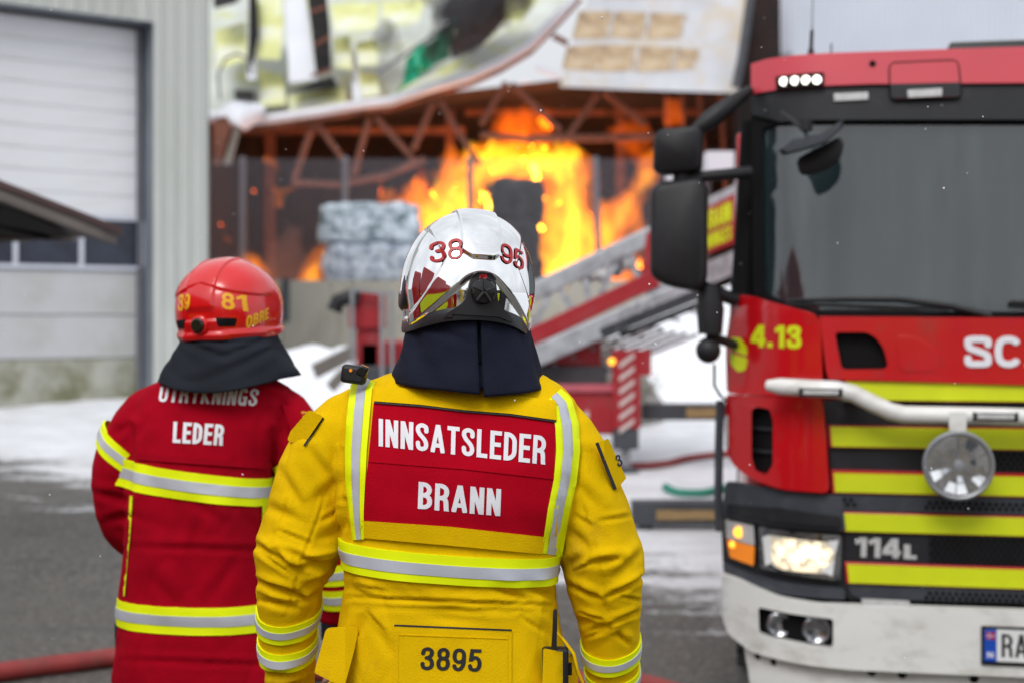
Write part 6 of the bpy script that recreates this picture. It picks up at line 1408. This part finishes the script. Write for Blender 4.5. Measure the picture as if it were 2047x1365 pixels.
# body behind the cab, chassis
mb = MB(); mb.box((0, 4.45, 1.75), (2.44, 4.9, 1.95)); mb.obj('body_box', M['truck_red'], eng, world=False, bevel=.03)
for sx in (-1, 1):
    for k in range(4): mb = MB(); mb.box((sx * 1.225, 2.75 + k * 1.12, 1.75), (.02, 1.02, 1.5)); mb.obj('roller_shutter', M['alu'], eng, world=False, bevel=.008)
mb = MB(); mb.box((0, 3.6, .62), (.9, 6.4, .25)); mb.obj('chassis', M['black'], eng, world=False)
mb = MB(); mb.box((0, .45, .55), (2.1, .5, .4)); mb.obj('front_underride', M['black'], eng, world=False)
# ============================================================ aerial platform truck in the middle distance
YA = 13.4; ga = gz(0, YA)
aer = thing('aerial_platform', 'red ladder truck with a long lattice boom and black outriggers behind the yellow jacket', 'ladder truck', (P(1180, 0, YA).x, YA, ga))
def A(px, py, dy=0): return P(px, py, YA + dy)
def seg(name, a, b, w_, h_, m, dy0=0, dy1=0, bevel=0): mb = MB(); mb.beam(A(*a, dy0), A(*b, dy1), w_, h_); return mb.obj(name, M[m], aer, bevel=bevel)
# boom, both sides of the lattice, pedestal end at the left
for dy in (0, .75):
    seg('boom_top_rail', (1040, 596), (1308, 468), .10, .17 if dy == 0 else .12, 'alu', dy, dy, .02)
    for a, b in (((1062, 668), (1108, 566)), ((1108, 566), (1152, 628)), ((1166, 540), (1180, 612)), ((1238, 506), (1196, 600)), ((1252, 498), (1278, 560))): seg('boom_brace', a, b, .05, .06, 'alu', dy, dy)
seg('boom_red_rail', (1046, 682), (1312, 556), .08, .165, 'machine_red', -.03, -.03, .01)
mb = MB(); pts = [A(1282, 562, -.06), A(1312, 546, -.06), A(1312, 452, -.06), A(1292, 468, -.06)]; mb.add(pts + [p + Vector((0, .06, 0)) for p in pts], [(0, 1, 2, 3), (7, 6, 5, 4), (0, 4, 5, 1), (1, 5, 6, 2), (2, 6, 7, 3), (3, 7, 4, 0)]); mb.obj('boom_red_gusset', M['machine_red'], aer, smooth=False)
seg('boom_lower_beam', (1046, 722), (1420, 560), .30, .20, 'alu', .05, .05, .02)
seg('boom_dark_gap', (1200, 668), (1430, 574), .20, .10, 'dark_steel', .0, .0)
for k in range(8):
    t = k / 8; seg('ladder_rung', (1046 - 0 * t, 742 + k * 9.5), (1240 + k * 22, 668 + k * 3.0 - 20), .04, .035, 'alu' if k % 2 else 'steel', .12 + .07 * k, .12 + .07 * k)
for k in range(9): seg('ladder_tread', (1070 + k * 38, 744 - k * 15.5), (1092 + k * 38, 750 - k * 15.5), .03, .03, 'steel', .1, .7)
seg('boom_dark_gap', (1240, 672), (1400, 608), .05, .06, 'dark_steel', .1, .1)
# upper section passing behind the mirrors with its sign
for (a, b, w_, h_, m) in (((1300, 470), (1500, 372), .10, .15, 'alu'), ((1400, 498), (1520, 440), .08, .10, 'alu'), ((1300, 600), (1520, 500), .2, .20, 'alu')): seg('boom_top_rail', a, b, w_, h_, m, .05, .05)
q = [A(1398, 424, -.1), A(1470, 386, -.1), A(1470, 486, -.1), A(1398, 514, -.1)]
mb = MB(); mb.add(q + [p + Vector((0, .03, 0)) for p in q], [(0, 1, 2, 3), (7, 6, 5, 4), (0, 4, 5, 1), (1, 5, 6, 2), (2, 6, 7, 3), (3, 7, 4, 0)]); sg = mb.obj('sign_board', M['machine_red'], aer, smooth=False)
def am(dy): return lambda u, v, h: A(u, -v, dy - h)
for s_, q in (('BRANN', [(1412, -462), (1462, -442), (1462, -402), (1412, -422)]), ('WINGES', [(1412, -500), (1462, -478), (1462, -450), (1412, -470)])):
    text('lettering', s_, q, am(-.105), .006, M['truck_yellow'], aer, W=0.46, t=0.17, step=0)
mb = MB(); mb.box(A(1436, 325, .2), (.26, .3, .18)); mb.obj('cage_panel', M['sheet_white'], aer)
mb = MB(); mb.box(A(1346, 352, .2), (.15, .1, .08)); mb.obj('cage_panel', M['sheet_white'], aer)
# clear plastic roll rattling in the lattice
for i, (x, y) in enumerate(((1172, 556), (1192, 548), (1214, 534), (1236, 524), (1252, 512), (1206, 552), (1232, 540), (1258, 528))):
    mb = MB(); mb.ell(A(x, y, .3), (.075, .06, .07), 10, 8); mb.obj('coupling', M['plate_white'] if i % 3 else M['steel'], aer)
# pedestal with cabinets at the left
mb = MB(); mb.box(A(735, 620, .3), (.33, .4, .36)); mb.obj('pump_cabinet', M['machine_red'], aer, bevel=.02)
mb = MB(); mb.box(A(738, 690, .3), (.22, .3, .50)); mb.obj('pump_cabinet', M['machine_red'], aer, bevel=.02)
for px in (704, 762, 782): seg('grey_pipe', (px, 580), (px + 3, 770), .035, .035, 'steel', .0, .0)
seg('grey_pipe', (700, 578), (790, 590), .03, .03, 'steel', 0, 0)
mb = MB(); mb.tube([A(668, 622, .1), A(676, 602, .1), A(700, 594, .1), A(718, 600, .1)], .075, 12); mb.obj('suction_hose', M['rubber'], aer)
# long base frame hidden behind the yellow jacket
mb = MB(); mb.box((A(960, 0).x, YA + .9, ga + .75), (2.4, 1.6, .5)); mb.obj('chassis', M['dark_steel'], aer, bevel=.02)
mb = MB(); mb.box((A(960, 0).x, YA + .9, ga + 1.1), (2.3, 1.5, .25)); mb.obj('deck', M['machine_red'], aer, bevel=.02)
for x in (-.6, .6):
    mb = MB(); mb.disc((A(960, 0).x + x, YA + .06, ga + .42), (0, -1, 0), [(.2, -.3), (.4, -.28), (.43, -.2), (.43, -.04), (.38, 0), (.2, -.02), (.001, -.04)], 30); mb.obj('wheel', M['tyre'], aer)
mb = MB(); mb.tube([A(960, 740, .9), A(1000, 690, .7)], .35, 16); mb.obj('turntable', M['machine_red'], aer)
mb = MB(); mb.box(A(1005, 690, .4), (.6, .7, .6)); mb.obj('boom_head', M['alu'], aer, bevel=.03)
# red cabinet and striped outrigger leg
mb = MB(); a, b = A(1090, 782), A(1228, 868); mb.box(((a.x + b.x) / 2, YA + .25, (a.z + b.z) / 2), (b.x - a.x, .5, a.z - b.z)); mb.obj('outrigger_box', M['machine_red'], aer, bevel=.02)
mb = MB(); a, b = A(1090, 768), A(1232, 783); mb.box(((a.x + b.x) / 2, YA + .24, (a.z + b.z) / 2), (b.x - a.x, .56, a.z - b.z)); mb.obj('outrigger_lid', M['machine_pink'], aer, bevel=.01)
mb = MB(); a, b = A(1226, 700, -.1), A(1280, 856, -.1); mb.box(((a.x + b.x) / 2, YA, (a.z + b.z) / 2), (b.x - a.x, .22, a.z - b.z)); mb.obj('outrigger_leg', M['machine_red'], aer, bevel=.008)
mb = MB(); a, b = A(1278, 700, -.1), A(1302, 750, -.1); mb.box(((a.x + b.x) / 2, YA, (a.z + b.z) / 2), (b.x - a.x, .20, a.z - b.z)); mb.obj('outrigger_flag', M['machine_red'], aer)
mb = MB(); a, b = A(1227, 857, -.1), A(1277, 898, -.1); mb.box(((a.x + b.x) / 2, YA, (a.z + b.z) / 2), (b.x - a.x, .20, a.z - b.z)); mb.obj('outrigger_sleeve', M['dark_steel'], aer, bevel=.01)
for k in range(6):
    y = 725 + k * 26; plate('warning_stripe', [(1238, -(y + 12)), (1268, -(y - 10)), (1268, -(y - 21)), (1238, -(y + 1))], am(-.115), .004, M['stripe_pale'], aer, step=0)
mb = MB(); q = A(1251, 898); mb.tube([q, A(1251, 932)], .045, 12); mb.obj('outrigger_ram', M['steel'], aer)
mb = MB(); q = A(1252, 945); mb.disc(q, (0, 0, 1), [(.13, -.05), (.14, 0), (.10, .04), (.05, .06), (.001, .06)], 24); mb.obj('outrigger_foot', M['dark_steel'], aer)
mb = MB(); mb.disc(A(1223, 722, -.12), (0, -1, 0), [(.03, -.03), (.034, 0), (.025, .02), (.001, .024)], 16); mb.obj('amber_lamp', M['amber_lit'], aer)
plate('lettering_patch', [(1160, -832), (1176, -818), (1178, -834), (1168, -846)], am(-.0), .004, M['stripe_pale'], aer, step=0)
# extended black beams to the right
for py0, py1, dy, wp_ in ((806, 838, .25, (1372, 815, 1432, 834)), (1000, 1046, -2.6, (1312, 1019, 1430, 1038))):
    Yb = YA + dy; a, b = P(1262 if dy < 0 else 1284, py0, Yb), P(1560, py1, Yb); mb = MB(); mb.box(((a.x + b.x) / 2, Yb, (a.z + b.z) / 2), (b.x - a.x, .18, a.z - b.z)); mb.obj('outrigger_beam', M['dark_steel'], aer, bevel=.008)
    a, b = P(wp_[0], wp_[1], Yb - .1), P(wp_[2], wp_[3], Yb - .1); mb = MB(); mb.box(((a.x + b.x) / 2, Yb - .10, (a.z + b.z) / 2), (b.x - a.x, .02, a.z - b.z)); mb.obj('beam_label', M['wood'], aer)
Yb = YA - 2.6; a = P(1500, 1040, Yb); mb = MB(); mb.tube([a, Vector((a.x, a.y, gz(a.x, a.y)))], .06, 10); mb.obj('outrigger_ram', M['steel'], aer)
a = P(1290, 1040, Yb); mb = MB(); mb.tube([a, Vector((a.x, a.y, gz(a.x, a.y)))], .06, 10); mb.obj('outrigger_ram', M['dark_steel'], aer)
seg('outrigger_link', (1150, 860), (1150, 900), .1, .1, 'dark_steel', .3, .3)

# ============================================================ snow heaps, shrub, hoses
mound('snow_heap', [(P(600, 0, 18).x, 18, 1.5, .85), (P(560, 0, 17.6).x, 17.6, 1.3, .7), (P(690, 0, 18.4).x, 18.4, .9, .75)], 'rounded heap of snow between the red helmet and the red pump cabinet', seed=2, cat='snow heap')
mound('snow_bank', [(P(1420, 0, 21).x + 1, 21, 3.2, 1.6), (P(1330, 0, 20).x, 20, 2.2, 1.15), (P(1560, 0, 20).x + 1, 20, 3.0, 1.7)], 'high white snow bank behind the boom and the black outrigger beams', seed=7, cat='snow bank')
mb = MB(); mb.beam(P(628, 742, 15.5), P(712, 700, 15.8), .05, .16); mb.beam(P(660, 775, 15.5), P(690, 742, 15.6), .05, .12)
tag(mb.obj('broken_board', M['brown_metal'], None, bevel=.01), 'weathered brown board sticking out of the snow heap left of the yellow shoulder', 'board')
mound('rubble_heap', [(P(1165, 0, 17.6).x, 17.6, 1.1, 1.05), (P(1230, 0, 17.8).x, 17.8, .8, .8), (P(1090, 0, 17.6).x, 17.6, .9, .75)], 'grey brown rubble heap dusted with snow under the ladder boom', m='rubble', seed=4, cat='rubble heap')
rnd = random.Random(5)
mb = MB(); Ysh = 17.0
for i in range(420):
    x = P(rnd.uniform(1085, 1270), 0, Ysh).x; y = Ysh + rnd.uniform(-.6, .8); z = gz(x, y) - .05; h = rnd.uniform(.35, 1.0) * (1 - abs(x - P(1175, 0, Ysh).x) * .75); a = rnd.uniform(-1, 1)
    p = Vector((x, y, z)); q = p + Vector((a * .35, rnd.uniform(-.2, .2), max(.2, h))); mb.tube([p, (p + q) / 2 + Vector((0, 0, .06)), q], [.010, .008, .004], 4)
    for k in range(3):
        s_ = p.lerp(q, rnd.uniform(.4, 1)); mb.tube([s_, s_ + Vector((rnd.uniform(-.25, .25), rnd.uniform(-.1, .1), rnd.uniform(.0, .22)))], [.006, .003], 4)
sh = mb.obj('bare_shrub', M['twig'], None, sharp=180); tag(sh, 'tangle of bare grey brown twigs behind the red outrigger cabinet', 'shrub')
def hose(name, pts, r, m, label):
    out = []
    for i in range(len(pts) - 1):
        p0 = Vector(pts[max(0, i - 1)]); p1 = Vector(pts[i]); p2 = Vector(pts[i + 1]); p3 = Vector(pts[min(len(pts) - 1, i + 2)])
        for k in range(8): t = k / 8; out.append(.5 * ((2 * p1) + (-p0 + p2) * t + (2 * p0 - 5 * p1 + 4 * p2 - p3) * t * t + (-p0 + 3 * p1 - 3 * p2 + p3) * t ** 3))
    out.append(Vector(pts[-1])); mb = MB(); mb.tube([(p.x, p.y, gh(p.x, p.y) + r) for p in out], r, 14); return tag(mb.obj(name, M[m], None, sharp=180), label, 'hose')
def G(px, py):
    y = 3.0
    while y < 40 and CZ - (py - HY) / F * y > gz(0, y): y += .02
    return Vector(((px - CX) / F * y, y, 0))
hose('fire_hose', [G(-200, 1410), G(-60, 1374), G(60, 1354), G(160, 1341), G(260, 1331), G(420, 1345), G(700, 1365), G(1000, 1378), G(1240, 1384), G(1330, 1400), G(1480, 1450)], .046, 'hose_red', 'thick red fire hose lying across the wet asphalt at the bottom')
hose('fire_hose', [G(1180, 948), G(1280, 936), G(1360, 922), G(1440, 914), G(1560, 908)], .035, 'hose_red', 'thin red hose on the snow between the outrigger foot and the fire engine')
hose('green_hose', [G(1330, 982), G(1360, 990), G(1410, 992), G(1450, 986), G(1520, 984)], .035, 'hose_green', 'green hose lying on the snow beside the fire engine')

rnd = random.Random(11)
mb = MB()
for i in range(420):
    y = rnd.uniform(2.3, 16); x = rnd.uniform(-.37, .37) * y; z = CZ + rnd.uniform(-.26, .24) * y
    if z > gz(x, y) + .1: s_ = rnd.uniform(.0012, .0022); mb.ell((x, y, z), (s_, s_, s_), 5, 4)
o = mb.obj('snowflakes', M['snow'], None, sharp=180); tag(o, kind='stuff')

# ============================================================ the yard behind the camera (seen in the chrome helmet and the glass)
def shed(x, y, w_, d_, h_, col, label, rot=0, name='warehouse'):
    t = thing(name, label, 'building', (x, y, 0), rot); m_ = mat('wall_paint', col, .7, var=.08, vs=1)
    mb = MB(); mb.box((0, 0, h_ / 2), (w_, d_, h_)); mb.obj('wall', m_, t, world=False, smooth=False)
    mb = MB(); mb.add([(-w_ / 2 - .3, -d_ / 2 - .3, h_), (w_ / 2 + .3, -d_ / 2 - .3, h_), (w_ / 2 + .3, d_ / 2 + .3, h_), (-w_ / 2 - .3, d_ / 2 + .3, h_), (-w_ / 2, 0, h_ + 1.2), (w_ / 2, 0, h_ + 1.2)], [(0, 1, 5, 4), (2, 3, 4, 5), (1, 2, 5), (3, 0, 4)]); mb.obj('roof', M['snow'], t, world=False, smooth=False)
    n = int(w_ // 4)
    for i in range(n):
        mb = MB(); mb.box((-w_ / 2 + (i + .5) * w_ / n, d_ / 2 + .03, h_ * .6), (1.5, .06, 1.1)); mb.obj('window', M['pane_dark'], t, world=False)
    mb = MB(); mb.box((w_ * .1, d_ / 2 + .04, 1.6), (2.8, .07, 3.2)); mb.obj('door', M['reveal'], t, world=False)
shed(-16, -34, 26, 12, 5.5, (.42, .42, .40), 'long grey shed across the yard behind the camera'); shed(14, -40, 22, 12, 6.5, (.45, .30, .22), 'brown brick shed across the yard behind the camera'); shed(-34, -8, 12, 24, 6, (.5, .5, .48), 'pale shed closing the yard on the left behind the camera', R(-90) * 0)
def veh(x, y, rot, col, label, L=7.5, Hh=3.0):
    t = thing('response_vehicle', label, 'vehicle', (x, y, 0), rot); m_ = mat('vehicle_paint', col, .3, var=.03, coat=.5)
    mb = MB(); mb.box((0, -L * .1, .5 + Hh / 2), (2.4, L * .75, Hh - .5)); mb.obj('body', m_, t, world=False, bevel=.1)
    mb = MB(); mb.box((0, L * .39, .5 + Hh * .42), (2.3, L * .2, Hh * .75)); mb.obj('cab', m_, t, world=False, bevel=.15)
    mb = MB(); mb.box((0, L * .495, Hh * .72), (2.1, .06, .8)); mb.obj('windscreen', M['side_glass'], t, world=False)
    for s_ in (-1, 1):
        mb = MB(); mb.box((s_ * 1.21, -L * .1, 1.35), (.03, L * .74, .25)); mb.obj('stripe', M['truck_yellow'], t, world=False)
        for yy in (-L * .3, L * .32):
            mb = MB(); mb.disc((s_ * 1.15, yy, .45), (s_, 0, 0), [(.2, -.25), (.45, -.22), (.45, 0), (.2, .02), (.001, .02)], 20); mb.obj('wheel', M['tyre'], t, world=False)
veh(-5.2, -2.2, R(8), (.45, .01, .012), 'red fire engine parked left of and behind the camera'); veh(-8.5, -17, R(35), (.7, .7, .68), 'white van with yellow stripe parked behind the camera', 5.5, 2.3)
veh(-4.7, .9, R(4), (.40, .008, .012), 'red tender parked alongside, just left of the camera', 7, 3.0); veh(4.6, -1.6, R(-6), (.03, .03, .035), 'black car added unseen right of the camera to darken helmet reflections', 5, 1.9)  # black car added out of view for dark reflections in the helmet
veh(7.0, -14, R(-18), (.45, .01, .012), 'red rescue vehicle parked behind the camera on the right', 7, 2.9); veh(3.5, -24, R(80), (.02, .10, .45), 'blue van parked crosswise far behind the camera', 5.2, 2.2); veh(-1, -27, R(95), (.6, .45, .02), 'yellow ambulance parked crosswise far behind the camera', 5.8, 2.5)

# bystanders behind the camera
for i, (src, x, y, lab) in enumerate(((pr2, -2.2, -3.2, 'crew member in red standing behind the camera on the left'), (per, 1.9, -4.0, 'crew member in yellow standing behind the camera on the right'), (pr2, .9, -6.5, 'crew member in red standing further behind the camera'), (per, -.9, -8.0, 'crew member in yellow standing far behind the camera'), (pr2, -1.5, -1.9, 'crew member in red close behind the camera'), (per, -3.6, -5.2, 'crew member in yellow beside the parked engine behind the camera'), (pr2, 3.4, -2.6, 'crew member in red standing right of and behind the camera'))):
    c_ = dup(src); c_.location = (x, y, 0); c_['label'] = lab
